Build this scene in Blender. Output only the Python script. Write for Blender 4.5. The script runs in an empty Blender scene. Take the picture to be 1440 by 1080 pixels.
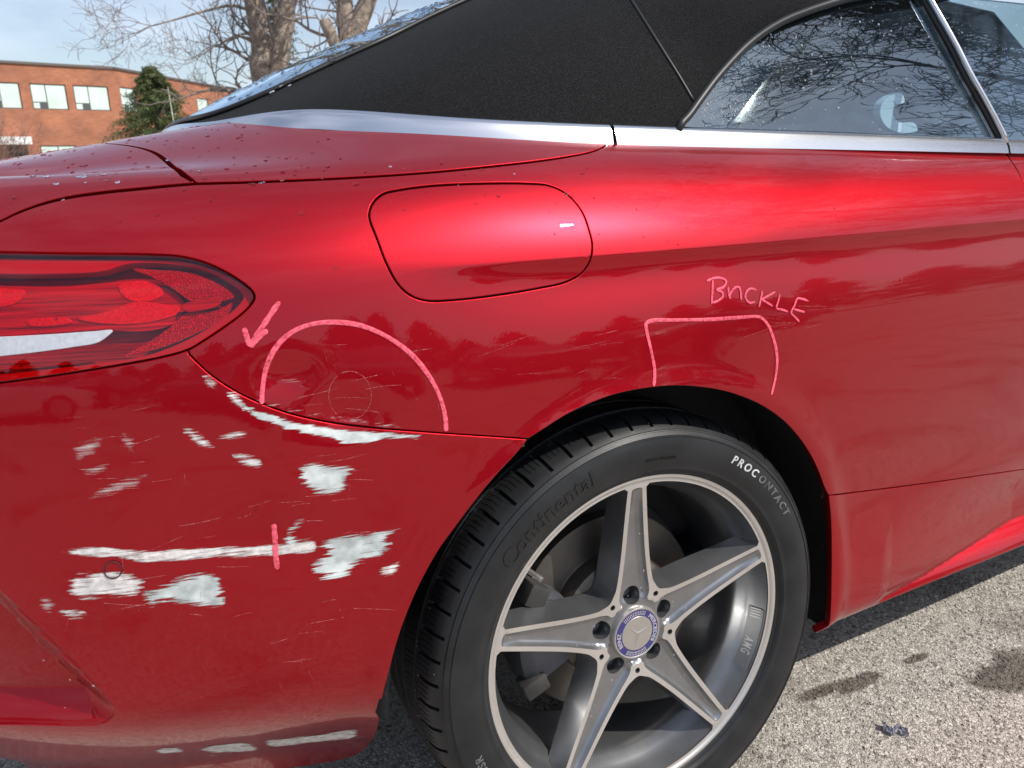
import bpy, bmesh, math, random
import numpy as np
from mathutils import Vector, Matrix
from mathutils.geometry import delaunay_2d_cdt

random.seed(7); np.random.seed(7)
scene = bpy.context.scene
COL = scene.collection
R = math.radians

# ---------------------------------------------------------------- camera
FPX = 1100.0                                   # focal length in photo pixels (photo 1440 x 1080)
CAM = np.array([-0.58035, -0.79033, 0.98497])
YAW, PITCH, ROLL = -0.44685, 0.28077, -0.01967
def _cam_axes():
    cy, sy = math.cos(YAW), math.sin(YAW)
    r = np.array([cy, sy, 0]); f = np.array([-sy, cy, 0]); u = np.array([0, 0, 1.0])
    f2 = f*math.cos(PITCH) - u*math.sin(PITCH); u2 = u*math.cos(PITCH) + f*math.sin(PITCH)
    return r*math.cos(ROLL) + u2*math.sin(ROLL), u2*math.cos(ROLL) - r*math.sin(ROLL), f2
CR, CU, CF = _cam_axes()
cam_data = bpy.data.cameras.new('camera'); cam = bpy.data.objects.new('camera', cam_data); COL.objects.link(cam)
cam_data.sensor_width = 36; cam_data.lens = FPX/1440*36; cam_data.clip_start = 0.02; cam_data.clip_end = 2000
cam_data.dof.use_dof = True; cam_data.dof.focus_distance = 1.05; cam_data.dof.aperture_fstop = 12.0
cam.matrix_world = Matrix(((CR[0], CU[0], -CF[0], CAM[0]), (CR[1], CU[1], -CF[1], CAM[1]), (CR[2], CU[2], -CF[2], CAM[2]), (0, 0, 0, 1)))
scene.camera = cam

# ---------------------------------------------------------------- sky and sun
SUN = np.array([0.44, -0.51, 0.71]); SUN = SUN/np.linalg.norm(SUN)
SUN_EL = math.asin(SUN[2]); SUN_AZ = math.atan2(SUN[0], SUN[1])
world = bpy.data.worlds.new('World'); scene.world = world; world.use_nodes = True
_nt = world.node_tree; _nt.nodes.clear()
_o = _nt.nodes.new('ShaderNodeOutputWorld'); _bg = _nt.nodes.new('ShaderNodeBackground')
_sky = _nt.nodes.new('ShaderNodeTexSky'); _sky.sky_type = 'NISHITA'; _sky.sun_disc = False
_sky.sun_elevation = SUN_EL; _sky.sun_rotation = SUN_AZ; _sky.air_density = 1.0; _sky.dust_density = 1.2; _sky.ozone_density = 1.0
_tc = _nt.nodes.new('ShaderNodeTexCoord'); _mp = _nt.nodes.new('ShaderNodeMapping'); _mp.inputs['Scale'].default_value = (1.6, 1.6, 4.5)
_nz = _nt.nodes.new('ShaderNodeTexNoise'); _nz.inputs['Scale'].default_value = 1.7; _nz.inputs['Detail'].default_value = 7; _nz.inputs['Roughness'].default_value = 0.58
_cr = _nt.nodes.new('ShaderNodeValToRGB'); _cr.color_ramp.elements[0].position = 0.44; _cr.color_ramp.elements[1].position = 0.72
_cr.color_ramp.elements[0].color = (0.17,)*3 + (1,); _cr.color_ramp.elements[1].color = (0.70,)*3 + (1,)
_mx = _nt.nodes.new('ShaderNodeMixRGB'); _mx.inputs[2].default_value = (8.4, 8.8, 10.2, 1)
_nt.links.new(_tc.outputs['Generated'], _mp.inputs[0]); _nt.links.new(_mp.outputs[0], _nz.inputs['Vector'])
_nt.links.new(_nz.outputs[0], _cr.inputs[0]); _nt.links.new(_cr.outputs[0], _mx.inputs[0]); _nt.links.new(_sky.outputs[0], _mx.inputs[1])
_nt.links.new(_mx.outputs[0], _bg.inputs['Color']); _bg.inputs['Strength'].default_value = 0.11
_nt.links.new(_bg.outputs[0], _o.inputs[0])
sun_data = bpy.data.lights.new('sun', 'SUN'); sun_data.energy = 4.2; sun_data.angle = R(0.53); sun_data.color = (1.0, 0.95, 0.87)
sun = bpy.data.objects.new('sun', sun_data); COL.objects.link(sun)
sun.rotation_euler = Vector(SUN).to_track_quat('Z', 'Y').to_euler(); sun.location = (3, -4, 8)
scene.view_settings.view_transform = 'Standard'; scene.view_settings.look = 'None'; scene.view_settings.gamma = 1
scene.view_settings.exposure = 0.3; scene.view_settings.use_curve_mapping = False
scene.cycles.max_bounces = 10; scene.cycles.transparent_max_bounces = 16

# ---------------------------------------------------------------- pixels and rays
def ray(px, py): return CF + CR*(px-720)/FPX - CU*(py-540)/FPX
def aty(px, py, Y): d = ray(px, py); return CAM + d*(Y-CAM[1])/d[1]
def atz(px, py, Z): d = ray(px, py); return CAM + d*(Z-CAM[2])/d[2]
def atdist(px, py, hd): d = ray(px, py); return CAM + d*hd/math.hypot(d[0], d[1])   # hd: horizontal distance in metres
def proj(P):
    d = np.asarray(P, float) - CAM; w = d @ CF
    return np.stack([720 + FPX*(d @ CR)/w, 540 - FPX*(d @ CU)/w], -1)

# ---------------------------------------------------------------- materials
def nodes_of(m): return m.node_tree.nodes, m.node_tree.links
def mat(name, col=(.5, .5, .5), rough=.5, metal=0., spec=.5, coat=0., coat_rough=.03, noise=None, bump=None, emit=None):
    """noise=(scale, amount, detail): tint variation; bump=(scale, strength, distance)"""
    m = bpy.data.materials.new(name); m.use_nodes = True
    n, l = nodes_of(m); b = n['Principled BSDF']
    b.inputs['Base Color'].default_value = (*col, 1); b.inputs['Roughness'].default_value = rough; b.inputs['Metallic'].default_value = metal
    b.inputs['Specular IOR Level'].default_value = spec; b.inputs['Coat Weight'].default_value = coat; b.inputs['Coat Roughness'].default_value = coat_rough
    tc = n.new('ShaderNodeTexCoord')
    if noise:
        nz = n.new('ShaderNodeTexNoise'); nz.inputs['Scale'].default_value = noise[0]; nz.inputs['Detail'].default_value = noise[2] if len(noise) > 2 else 6
        l.new(tc.outputs['Object'], nz.inputs['Vector'])
        r = n.new('ShaderNodeValToRGB'); a = noise[1]
        r.color_ramp.elements[0].position = .3; r.color_ramp.elements[1].position = .7
        r.color_ramp.elements[0].color = (*[c*(1-a) for c in col], 1); r.color_ramp.elements[1].color = (*[min(1, c*(1+a)) for c in col], 1)
        l.new(nz.outputs[0], r.inputs[0]); l.new(r.outputs[0], b.inputs['Base Color'])
    if bump:
        nz = n.new('ShaderNodeTexNoise'); nz.inputs['Scale'].default_value = bump[0]; nz.inputs['Detail'].default_value = 4
        l.new(tc.outputs['Object'], nz.inputs['Vector'])
        bp = n.new('ShaderNodeBump'); bp.inputs['Strength'].default_value = bump[1]; bp.inputs['Distance'].default_value = bump[2]
        l.new(nz.outputs[0], bp.inputs['Height']); l.new(bp.outputs[0], b.inputs['Normal'])
    return m

def link(name, me, material=None, parent=None, smooth=True):
    o = bpy.data.objects.new(name, me); COL.objects.link(o)
    if material is not None:
        for m in (material if isinstance(material, (list, tuple)) else [material]): me.materials.append(m)
    if smooth: me.polygons.foreach_set('use_smooth', np.ones(len(me.polygons), bool))
    if parent is not None: o.parent = parent
    return o
def mesh(name, V, Fc, material=None, parent=None, smooth=True, normals=None, sharp=None):
    me = bpy.data.meshes.new(name); me.from_pydata([tuple(map(float, v)) for v in V], [], [tuple(map(int, f)) for f in Fc])
    o = link(name, me, material, parent, smooth)
    if normals is not None: me.normals_split_custom_set_from_vertices([tuple(map(float, n)) for n in normals])
    elif sharp is not None: me.set_sharp_from_angle(angle=R(sharp))
    return o
def bm_obj(name, bm, material=None, parent=None, smooth=False, sharp=None):
    me = bpy.data.meshes.new(name); bm.normal_update(); bm.to_mesh(me); bm.free()
    o = link(name, me, material, parent, smooth or sharp is not None)
    if sharp is not None: me.set_sharp_from_angle(angle=R(sharp))
    return o
def tag(o, label=None, cat=None, group=None, kind=None):
    for k, v in (('label', label), ('category', cat), ('group', group), ('kind', kind)):
        if v: o[k] = v
    return o
def empty(name, loc=(0, 0, 0), parent=None):
    o = bpy.data.objects.new(name, None); COL.objects.link(o); o.location = loc; o.empty_display_size = .1
    if parent is not None: o.parent = parent
    return o
def bm_box(bm, lo, hi, bevel=0.0):
    g = bmesh.ops.create_cube(bm, size=1)['verts']
    for v in g:
        v.co = Vector([lo[i] + (v.co[i]+.5)*(hi[i]-lo[i]) for i in range(3)])
    if bevel > 0:
        es = list({e for v in g for e in v.link_edges})
        bmesh.ops.bevel(bm, geom=es, offset=bevel, segments=2, affect='EDGES', profile=.5)
    return g
def tube_geo(pts, rad, n=8, cap=True):
    """rings along a polyline; returns V, F"""
    pts = np.asarray(pts, float); rad = np.broadcast_to(np.asarray(rad, float), (len(pts),))
    T = np.gradient(pts, axis=0); T /= np.linalg.norm(T, axis=1)[:, None] + 1e-12
    ref = np.array([0, 0, 1.0]) if abs(T[0][2]) < .9 else np.array([1.0, 0, 0])
    V = []; A = np.cross(T[0], ref); A /= np.linalg.norm(A)
    for i in range(len(pts)):
        A = A - T[i]*(A @ T[i]); A /= np.linalg.norm(A) + 1e-12; B = np.cross(T[i], A)
        for k in range(n):
            t = 2*math.pi*k/n; V.append(pts[i] + rad[i]*(math.cos(t)*A + math.sin(t)*B))
    Fc = []
    for i in range(len(pts)-1):
        for k in range(n):
            Fc.append((i*n+k, i*n+(k+1) % n, (i+1)*n+(k+1) % n, (i+1)*n+k))
    if cap:
        Fc.append(tuple(reversed(range(n)))); Fc.append(tuple(range((len(pts)-1)*n, len(pts)*n)))
    return V, Fc
def merge(geos):
    V, Fc = [], []
    for v, f in geos:
        b = len(V); V.extend(v); Fc.extend([tuple(i+b for i in q) for q in f])
    return V, Fc
def smooth_poly(pts, step, closed=False):
    """centripetal-ish Catmull-Rom through pts resampled to about `step`"""
    P = np.asarray(pts, float); n = len(P)
    if closed: Q = np.vstack([P[-1], P, P[0], P[1]])
    else: Q = np.vstack([2*P[0]-P[1], P, 2*P[-1]-P[-2]])
    out = []
    for i in range(1, len(Q)-2):
        a, b, c, d = Q[i-1], Q[i], Q[i+1], Q[i+2]
        L = np.linalg.norm(c-b); k = max(1, int(math.ceil(L/step)))
        t0 = 0; e = lambda p, q: max(np.linalg.norm(q-p), 1e-9)**.5
        t1 = e(a, b); t2 = t1+e(b, c); t3 = t2+e(c, d)
        for j in range(k):
            t = t1 + (t2-t1)*j/k
            A1 = (t1-t)/t1*a + t/t1*b; A2 = (t2-t)/(t2-t1)*b + (t-t1)/(t2-t1)*c; A3 = (t3-t)/(t3-t2)*c + (t-t2)/(t3-t2)*d
            B1 = (t2-t)/t2*A1 + t/t2*A2; B2 = (t3-t)/(t3-t1)*A2 + (t-t1)/(t3-t1)*A3
            out.append((t2-t)/(t2-t1)*B1 + (t-t1)/(t2-t1)*B2)
    if not closed: out.append(P[-1])
    return np.array(out)
def in_poly(pts, poly):
    x, y = pts[:, 0], pts[:, 1]; inside = np.zeros(len(pts), bool); j = len(poly)-1
    for i in range(len(poly)):
        xi, yi = poly[i]; xj, yj = poly[j]
        c = ((yi > y) != (yj > y)) & (x < (xj-xi)*(y-yi)/((yj-yi) if yj != yi else 1e-12) + xi)
        inside ^= c; j = i
    return inside
def seg_dist(pts, poly, closed=True):
    best = np.full(len(pts), 1e9); n = len(poly)
    for i in range(n if closed else n-1):
        a = poly[i]; b = poly[(i+1) % n]; ab = b-a; L = ab @ ab + 1e-15
        t = np.clip(((pts-a) @ ab)/L, 0, 1); best = np.minimum(best, np.linalg.norm(pts-(a+t[:, None]*ab), axis=1))
    return best
def spline_w(xk, x):
    """weights of the natural cubic spline through knots xk, evaluated at x: (n, K)"""
    xk = np.asarray(xk, float); K = len(xk); h = np.diff(xk); key = xk.tobytes()
    if key not in _SPL: _SPL[key] = _spline_m(xk, K, h)
    M = _SPL[key]
    x = np.asarray(x, float); i = np.clip(np.searchsorted(xk, x)-1, 0, K-2); hh = h[i]
    xc = np.clip(x, xk[0]-.3, xk[-1]+.3)
    a = (xk[i+1]-xc)/hh; b = (xc-xk[i])/hh
    W = np.zeros((len(x), K)); r = np.arange(len(x)); W[r, i] += a; W[r, i+1] += b
    W += ((a**3-a)*hh**2/6)[:, None]*M[i] + ((b**3-b)*hh**2/6)[:, None]*M[i+1]
    return W
_SPL = {}
def _spline_m(xk, K, h):
    A = np.zeros((K, K)); B = np.zeros((K, K)); A[0, 0] = A[-1, -1] = 1
    for i in range(1, K-1):
        A[i, i-1] = h[i-1]; A[i, i] = 2*(h[i-1]+h[i]); A[i, i+1] = h[i]
        B[i, i-1] = 6/h[i-1]; B[i, i] = -6/h[i-1]-6/h[i]; B[i, i+1] = 6/h[i]
    return np.linalg.solve(A, B)
def smoothstep(a, b, x): t = np.clip((x-a)/(b-a), 0, 1); return t*t*(3-2*t)
# ================================================================ the car body: one analytic surface, cut into panels
# plan outline of the body at its widest (car points to +x, camera stands at -y)
_px = [2.4, 2.0, 1.6, 1.2, .9, .6, .35, .15, 0, -.15, -.3, -.42, -.55, -.68, -.80, -.90, -.98, -1.03, -1.055, -1.065, -1.068]
_py = [.12, .082, .05, .026, .012, .001, -.009, -.016, -.018, -.016, -.008, .004, .025, .058, .108, .175, .265, .37, .50, .66, .90]
_arc = np.concatenate([[0], np.cumsum(np.hypot(np.diff(_px), np.diff(_py)))]); _arc0 = _arc[8]
PU = (_arc0-_arc)[::-1]; PXk = np.array(_px)[::-1]; PYk = np.array(_py)[::-1]
VR = np.array([.12, .20, .235, .27, .31, .37, .44, .52, .60, .68, .75, .81, .85, .873, .90, .93, .955, .975, 1.0, 1.06, 1.16, 1.3, 1.5, 1.8])
ST = {  # station u: depth of each row with z = v (18 rows), then (z, depth) of the six deck rows
 2.3: ([.12,.05,.016,.008,.010,.020,.028,.020,.010,.0055,.0060,.0105,.0165,.0215,.033,.052,.075,.106], [(.975,.125),(.98,.2),(.98,.3),(.98,.42),(.98,.62),(.98,.92)]),
 1.7: ([.12,.05,.016,.008,.010,.020,.028,.020,.010,.0055,.0060,.0105,.0165,.0215,.033,.052,.075,.106], [(.985,.125),(.99,.2),(.99,.3),(.99,.42),(.99,.62),(.99,.92)]),
 1.0: ([.12,.05,.016,.008,.010,.020,.028,.019,.009,.0050,.0060,.0110,.0170,.0220,.033,.052,.075,.102], [(.985,.122),(1.0,.2),(1.0,.3),(1.0,.42),(1.0,.62),(1.0,.92)]),
 .45: ([.12,.05,.016,.008,.009,.016,.022,.015,.007,.0040,.0060,.0115,.0175,.0225,.034,.053,.076,.102], [(.992,.130),(1.008,.2),(1.01,.3),(1.01,.42),(1.01,.62),(1.01,.92)]),
 0.0: ([.12,.06,.03,.02,.015,.010,.008,.006,.003,.0000,.0030,.0095,.0170,.0230,.035,.055,.077,.100],  [(.995,.132),(1.01,.19),(1.016,.29),(1.02,.42),(1.02,.62),(1.02,.92)]),
-.25: ([.16,.10,.07,.05,.03,.012,.004,0,-.001,.0005,.0060,.0140,.0210,.0265,.038,.057,.080,.106],       [(.996,.145),(1.024,.21),(1.046,.31),(1.049,.45),(1.053,.62),(1.054,.92)]),
-.50: ([.20,.15,.12,.09,.055,.020,.006,0,-.001,.0010,.0065,.0150,.0235,.0305,.044,.068,.095,.128],      [(.986,.170),(1.007,.245),(1.028,.345),(1.032,.48),(1.034,.65),(1.034,.90)]),
-.75: ([.20,.16,.13,.10,.07,.030,.012,.004,.002,.003,.006,.015,.026,.034,.050,.075,.106,.145], [(.973,.195),(.984,.275),(.992,.375),(.996,.50),(.998,.65),(.998,.85)]),
-1.0: ([.20,.16,.13,.10,.075,.040,.020,.008,.004,.004,.008,.020,.030,.040,.058,.088,.125,.17],  [(.961,.22),(.970,.30),(.975,.40),(.977,.50),(.978,.60),(.978,.70)]),
-1.4: ([.20,.16,.13,.10,.075,.040,.020,.008,.004,.004,.008,.020,.030,.040,.058,.088,.125,.17],  [(.972,.22),(.978,.30),(.980,.40),(.980,.50),(.980,.60),(.980,.70)]),
-1.9: ([.20,.16,.13,.10,.075,.040,.020,.008,.004,.004,.008,.020,.030,.040,.058,.088,.125,.17],  [(.972,.22),(.978,.30),(.980,.40),(.980,.50),(.980,.60),(.980,.70)]),
}
SU = np.array(sorted(ST)); TD = np.zeros((len(SU), len(VR))); TZ = np.zeros_like(TD)
for _i, _s in enumerate(SU):
    _d, _k = ST[_s]; TD[_i, :18] = _d; TZ[_i, :18] = VR[:18]
    TD[_i, 18:] = [q[1] for q in _k]; TZ[_i, 18:] = [q[0] for q in _k]
CREASE = .873
def plan(u):
    W = spline_w(PU, u); x = W @ PXk; y = W @ PYk
    W2 = spline_w(PU, u+1e-3); tx = W2 @ PXk - x; ty = W2 @ PYk - y; L = np.hypot(tx, ty)
    return x, y, -ty/L, tx/L
def S(uv, depth=0.):
    uv = np.atleast_2d(uv); u, v = uv[:, 0], uv[:, 1]
    Wu = spline_w(SU, u); Wv = spline_w(VR, v)
    d = np.einsum('ni,ij,nj->n', Wu, TD, Wv); z = np.einsum('ni,ij,nj->n', Wu, TZ, Wv)
    # character line: undercut below the crease, fading out towards the tail
    A = .0076*smoothstep(-.36, -.08, u)*(1-.25*smoothstep(.3, 1.2, u)); t = np.clip((CREASE-v)/.026, 0, None)
    sc = np.sqrt(t*t+.02)-math.sqrt(.02)
    d = d + A*sc*np.exp(1-sc)*(t > 0)
    # light roll of the wheel-arch edge
    ra = np.hypot(u-.0, v-.322); d = d - .006*np.exp(-((ra-.380)/.022)**2)*(1-smoothstep(.66, .735, v)*.55)
    # flared blade along the bottom of the side skirt
    zt = .2305+.085*np.clip(u-.485, 0, .45); wd = np.clip(zt-.2285, 0, 1); on = smoothstep(.485, .52, u)*(v < .5)
    tt = np.clip((v-.2285)/np.maximum(wd, 1e-4), 0, 1); d = d + on*wd*1.15*tt*(1-smoothstep(.30, .44, v))
    # small dents left by the impact
    for (a, b, s1, s2, h) in DENTS: d = d + h*np.exp(-((u-a)/s1)**2-((v-b)/s2)**2)
    x, y, nx, ny = plan(u); d = d + depth; b = smoothstep(.98, 1.2, v); nx = nx*(1-b); ny = ny*(1-b)+b
    return np.stack([x+nx*d, y+ny*d, z], -1)
DENTS = [(-.40, .725, .035, .022, .006), (-.455, .77, .03, .02, .004), (-.50, .60, .10, .05, .005), (-.42, .56, .05, .02, .003), (.07, .755, .09, .035, .0012), (-.47, .66, .04, .06, -.003)]
def SN(uv):
    uv = np.atleast_2d(uv).astype(float); e = 6e-4
    a = S(uv+[e, 0])-S(uv-[e, 0]); b = S(uv+[0, e])-S(uv-[0, e])
    n = np.cross(a, b); n /= np.linalg.norm(n, axis=1)[:, None] + 1e-15
    return n
def Soff(uv, h):                         # a point h metres proud of the skin
    return S(uv) + SN(uv)*np.asarray(h).reshape(-1, 1) if np.ndim(h) else S(uv) + SN(uv)*h
if SN(np.array([[0., .75]]))[0][1] > 0:
    _SN0 = SN
    def SN(uv): return -_SN0(uv)
_gu = np.arange(-1.06, 1.6, .02); _gv = np.arange(.16, 1.08, .01)
_G = np.stack(np.meshgrid(_gu, _gv, indexing='ij'), -1).reshape(-1, 2)
_GP = S(_G); _GN = SN(_G); _front = ((CAM-_GP)*_GN).sum(1) > 0; _gpx = proj(_GP); _gpx[((_GP-CAM) @ CF) < .05] = 1e6
def UV(pix):
    """photo pixels -> surface parameters (where the ray meets the body skin)"""
    out = []
    for p in np.atleast_2d(np.asarray(pix, float)):
        q = ((_gpx-p)**2).sum(1) + np.where(_front, 0, 900.); c = _G[np.argmin(q)].copy()
        for it in range(14):
            e = proj(S(c))[0]-p
            if abs(e).max() < .02: break
            J = np.stack([(proj(S(c+[1e-4, 0]))[0]-e-p)/1e-4, (proj(S(c+[0, 1e-4]))[0]-e-p)/1e-4], -1)
            try: s = np.linalg.solve(J, -e)
            except Exception: break
            c = c + np.clip(s, -.03, .03)
        out.append(c)
    return np.array(out)
def resample(poly, step, closed=True):
    """straight resampling that keeps every corner"""
    P = np.asarray(poly, float); out = []; n = len(P)
    for i in range(n if closed else n-1):
        a, b = P[i], P[(i+1) % n]; k = max(1, int(round(np.linalg.norm(b-a)/step)))
        out += [a+(b-a)*j/k for j in range(k)]
    if not closed: out.append(P[-1])
    return np.array(out)
def area2(P): x, y = P[:, 0], P[:, 1]; return (x*np.roll(y, -1)-np.roll(x, -1)*y).sum()
def offset(P, o):
    """move a closed counter-clockwise polygon inwards by o"""
    e = np.roll(P, -1, 0)-P; e /= np.linalg.norm(e, axis=1)[:, None]+1e-12
    nn = np.stack([-e[:, 1], e[:, 0]], -1); m = nn+np.roll(nn, 1, 0); L = np.linalg.norm(m, axis=1)[:, None]; m = m/(L+1e-9)
    c = np.clip((m*nn).sum(1), .45, 1)[:, None]
    return P+m*o/c
def clean(P, tol):
    keep = [0]
    for i in range(1, len(P)):
        if np.linalg.norm(P[i]-P[keep[-1]]) > tol: keep.append(i)
    return P[keep]
def tri_fill(loops, spacing, extra=None):
    """loops[0] outer ccw, others holes; returns 2D verts, faces, loop index ranges"""
    pts = [p for L in loops for p in L]; edges = []; rng = []; b = 0
    for L in loops:
        n = len(L); edges += [(b+i, b+(i+1) % n) for i in range(n)]; rng.append((b, b+n)); b += n
    O = loops[0]; lo, hi = O.min(0), O.max(0)
    gx = np.arange(lo[0], hi[0], spacing[0]); gy = np.arange(lo[1], hi[1], spacing[1])
    if extra is not None: gy = np.unique(np.concatenate([gy, extra[(extra > lo[1]) & (extra < hi[1])]]))
    g = np.stack(np.meshgrid(gx, gy, indexing='ij'), -1); g[:, ::2, 0] += spacing[0]*(.5 if extra is None else 0); g = g.reshape(-1, 2)
    ok = in_poly(g, O)
    for H in loops[1:]: ok &= ~in_poly(g, H)
    g = g[ok]
    for L in loops: g = g[seg_dist(g, L) > min(spacing)*.55]
    allp = np.vstack([np.array(pts), g]); sc = 50.0
    r = delaunay_2d_cdt([Vector(p*sc) for p in allp], edges, [], 0, 1e-7)
    V = np.array([tuple(v) for v in r[0]])/sc; Fc = [tuple(f) for f in r[2]]
    cen = np.array([V[list(f)].mean(0) for f in Fc]); ok = in_poly(cen, O)
    for H in loops[1:]: ok &= ~in_poly(cen, H)
    Fc = [f for f, k in zip(Fc, ok) if k]
    Fc = [f if (V[f[1]][0]-V[f[0]][0])*(V[f[2]][1]-V[f[0]][1])-(V[f[1]][1]-V[f[0]][1])*(V[f[2]][0]-V[f[0]][0]) > 0 else f[::-1] for f in Fc]
    imap = {}
    for i, orig in enumerate(r[3]):
        for k in orig: imap[k] = i
    return V, Fc, [[imap[i] for i in range(a, b)] for a, b in rng]
FLIP = None
def panel(name, poly, material, parent, holes=(), gap=.0007, lift=0., spacing=(.014, .009), depth=.012, edge=.0011, step=.006, surf=None, surfn=None, extra=True, rows=None):
    """a body panel: the skin inside poly (surface parameters), with rolled edges turned inwards along every rim"""
    sf = surf or S; sn = surfn or SN
    L = []
    for k, P in enumerate([poly, *holes]):
        P = clean(np.asarray(P, float), step*.35); P = resample(P, step)
        if (area2(P) < 0) != (k > 0): P = P[::-1]
        L.append(P)
    base = [offset(P, gap+edge) for P in L]
    ex = np.array([CREASE+q for q in (-.03, -.022, -.016, -.011, -.0075, -.005, -.003, -.0012, 0, .0015)]) if extra and surf is None else None
    if rows is not None: ex = np.asarray(rows)
    V2, Fc, rings = tri_fill(base, spacing, ex)
    N = sn(V2); V = sf(V2)+N*lift; Vs = list(V); Ns = list(N); Fs = list(Fc)
    for P, ring in zip(L, rings):
        b0 = V2[ring]; o = sf(offset(P, gap))-sf(b0); n = sn(b0); o -= n*(o*n).sum(1)[:, None]; o /= np.linalg.norm(o, axis=1)[:, None]+1e-12
        prev = list(ring); m = len(ring); X = V[ring]
        for (a, dd, ca) in ((edge*.62, edge*.22, .6), (edge, edge, 1.0), (edge, depth, 1.0)):
            s = len(Vs); nn = n*(1-ca)+o*ca; nn /= np.linalg.norm(nn, axis=1)[:, None]
            Vs += list(X+o*a-n*dd); Ns += list(nn)
            for i in range(m): Fs.append((prev[i], s+i, s+(i+1) % m, prev[(i+1) % m])[::-1] if False else (prev[i], s+i, s+(i+1) % m, prev[(i+1) % m]))
            prev = list(range(s, s+m))
    # orient faces with the stored normals
    Vs = np.array(Vs); Ns = np.array(Ns); out = []
    for f in Fs:
        a, b, c = Vs[f[0]], Vs[f[1]], Vs[f[2]]
        out.append(f if np.cross(b-a, c-a) @ (Ns[f[0]]+Ns[f[1]]+Ns[f[2]]) >= 0 else f[::-1])
    return mesh(name, Vs, out, material, parent, True, Ns)

# ---- paint
def paint_mat():
    m = mat('red_metallic_paint', (.42, .0024, .010), .36, .82, .28, .70, .008)
    n, l = nodes_of(m); b = n['Principled BSDF']; b.inputs['Coat IOR'].default_value = 1.47
    tc = n.new('ShaderNodeTexCoord')
    fl = n.new('ShaderNodeTexNoise'); fl.inputs['Scale'].default_value = 1500; fl.inputs['Detail'].default_value = 1
    l.new(tc.outputs['Object'], fl.inputs['Vector'])
    r = n.new('ShaderNodeValToRGB'); r.color_ramp.elements[0].color = (.35, .0020, .0078, 1); r.color_ramp.elements[1].color = (.50, .0036, .0140, 1)
    l.new(fl.outputs[0], r.inputs[0]); l.new(r.outputs[0], b.inputs['Base Color'])
    # faint orange peel and swirl in the clear coat
    op = n.new('ShaderNodeTexNoise'); op.inputs['Scale'].default_value = 240; op.inputs['Detail'].default_value = 2
    l.new(tc.outputs['Object'], op.inputs['Vector'])
    bp = n.new('ShaderNodeBump'); bp.inputs['Strength'].default_value = .05; bp.inputs['Distance'].default_value = .0005
    l.new(op.outputs[0], bp.inputs['Height']); l.new(bp.outputs[0], b.inputs['Coat Normal'])
    # road dirt: patchy loss of gloss, more towards nothing in particular
    dn = n.new('ShaderNodeTexNoise'); dn.inputs['Scale'].default_value = 9; dn.inputs['Detail'].default_value = 8
    l.new(tc.outputs['Object'], dn.inputs['Vector'])
    r2 = n.new('ShaderNodeMapRange'); r2.inputs['From Min'].default_value = .45; r2.inputs['From Max'].default_value = .8
    r2.inputs['To Min'].default_value = .004; r2.inputs['To Max'].default_value = .022
    l.new(dn.outputs[0], r2.inputs[0]); l.new(r2.outputs[0], b.inputs['Coat Roughness'])
    return m
PAINT = paint_mat()
BLACK = mat('black_cavity', (.008, .008, .009), .8)
GAPM = mat('seam_shadow_rubber', (.012, .011, .012), .7)

car = empty('car', (0, 0, 0))
tag(car, 'red metallic two-door convertible with black fabric roof, scraped bumper and pink marker lines', 'car')

# ---- traced panel boundaries (photo pixels on the skin)
LAMP = [(-120, 352), (-40, 354), (60, 356), (140, 357), (210, 358), (255, 361), (290, 370), (320, 384), (343, 399), (355, 410), (358, 418), (353, 428), (338, 443), (312, 462), (285, 480), (264, 492), (225, 503), (160, 515), (80, 528), (0, 539), (-120, 556)]
BSEAM = [(264, 496), (275, 507), (297, 527), (330, 549), (365, 566), (410, 582), (460, 593), (520, 601), (580, 606), (650, 611), (744, 617)]
ARCH = [(535, 1003), (540, 975), (549, 940), (560, 900), (575, 858), (592, 820), (615, 778), (642, 740), (670, 703), (700, 667), (728, 637), (744, 617), (765, 604), (795, 585), (830, 568), (866, 555), (905, 547), (950, 543), (985, 545), (1016, 550), (1045, 559), (1073, 572), (1100, 591), (1120, 612), (1137, 636), (1150, 662), (1160, 688), (1165, 697), (1168, 730), (1169, 790), (1168, 850), (1167, 868)]
DECK1 = [(276, 258), (240, 261), (190, 266), (150, 270), (100, 277), (65, 285), (30, 297), (0, 311), (-50, 336), (-110, 350)]
DECK2 = [(276, 258), (350, 256), (450, 252), (540, 247), (620, 241), (700, 233), (760, 226), (800, 220), (830, 214), (848, 207), (856, 200), (858, 194)]
BELT = [(858, 193), (960, 196), (1100, 199), (1250, 203), (1413, 208)]
FUEL = [(519, 303), (524, 286), (538, 273), (562, 267), (610, 261), (680, 258), (740, 258), (772, 261), (797, 273), (818, 297), (829, 326), (833, 345), (830, 366), (818, 384), (795, 397), (760, 405), (700, 415), (640, 422), (600, 423), (578, 416), (560, 400), (543, 370), (530, 336)]
SILL = [(1165, 697), (1230, 689), (1300, 680), (1370, 670), (1440, 660), (1500, 651)]
def trace(pts, step=5., closed=False): return UV(smooth_poly(pts, step, closed))
uv_lamp = trace(LAMP); uv_bs = trace(BSEAM); uv_d1 = trace(DECK1); uv_d2 = trace(DECK2); uv_belt = trace(BELT); uv_fuel = trace(FUEL, 5, True); uv_sill = trace(SILL)
_ia = [i for i, p in enumerate(ARCH) if p == (744, 617)][0]; _ib = [i for i, p in enumerate(ARCH) if p == (1165, 697)][0]
uv_arch_b = trace(ARCH[:_ia+1]); uv_arch_q = trace(ARCH[_ia:_ib+1]); uv_arch_s = trace(ARCH[_ib:])
uv_bs[-1] = uv_arch_b[-1] = uv_arch_q[0]; uv_sill[0] = uv_arch_q[-1] = uv_arch_s[0]
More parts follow.
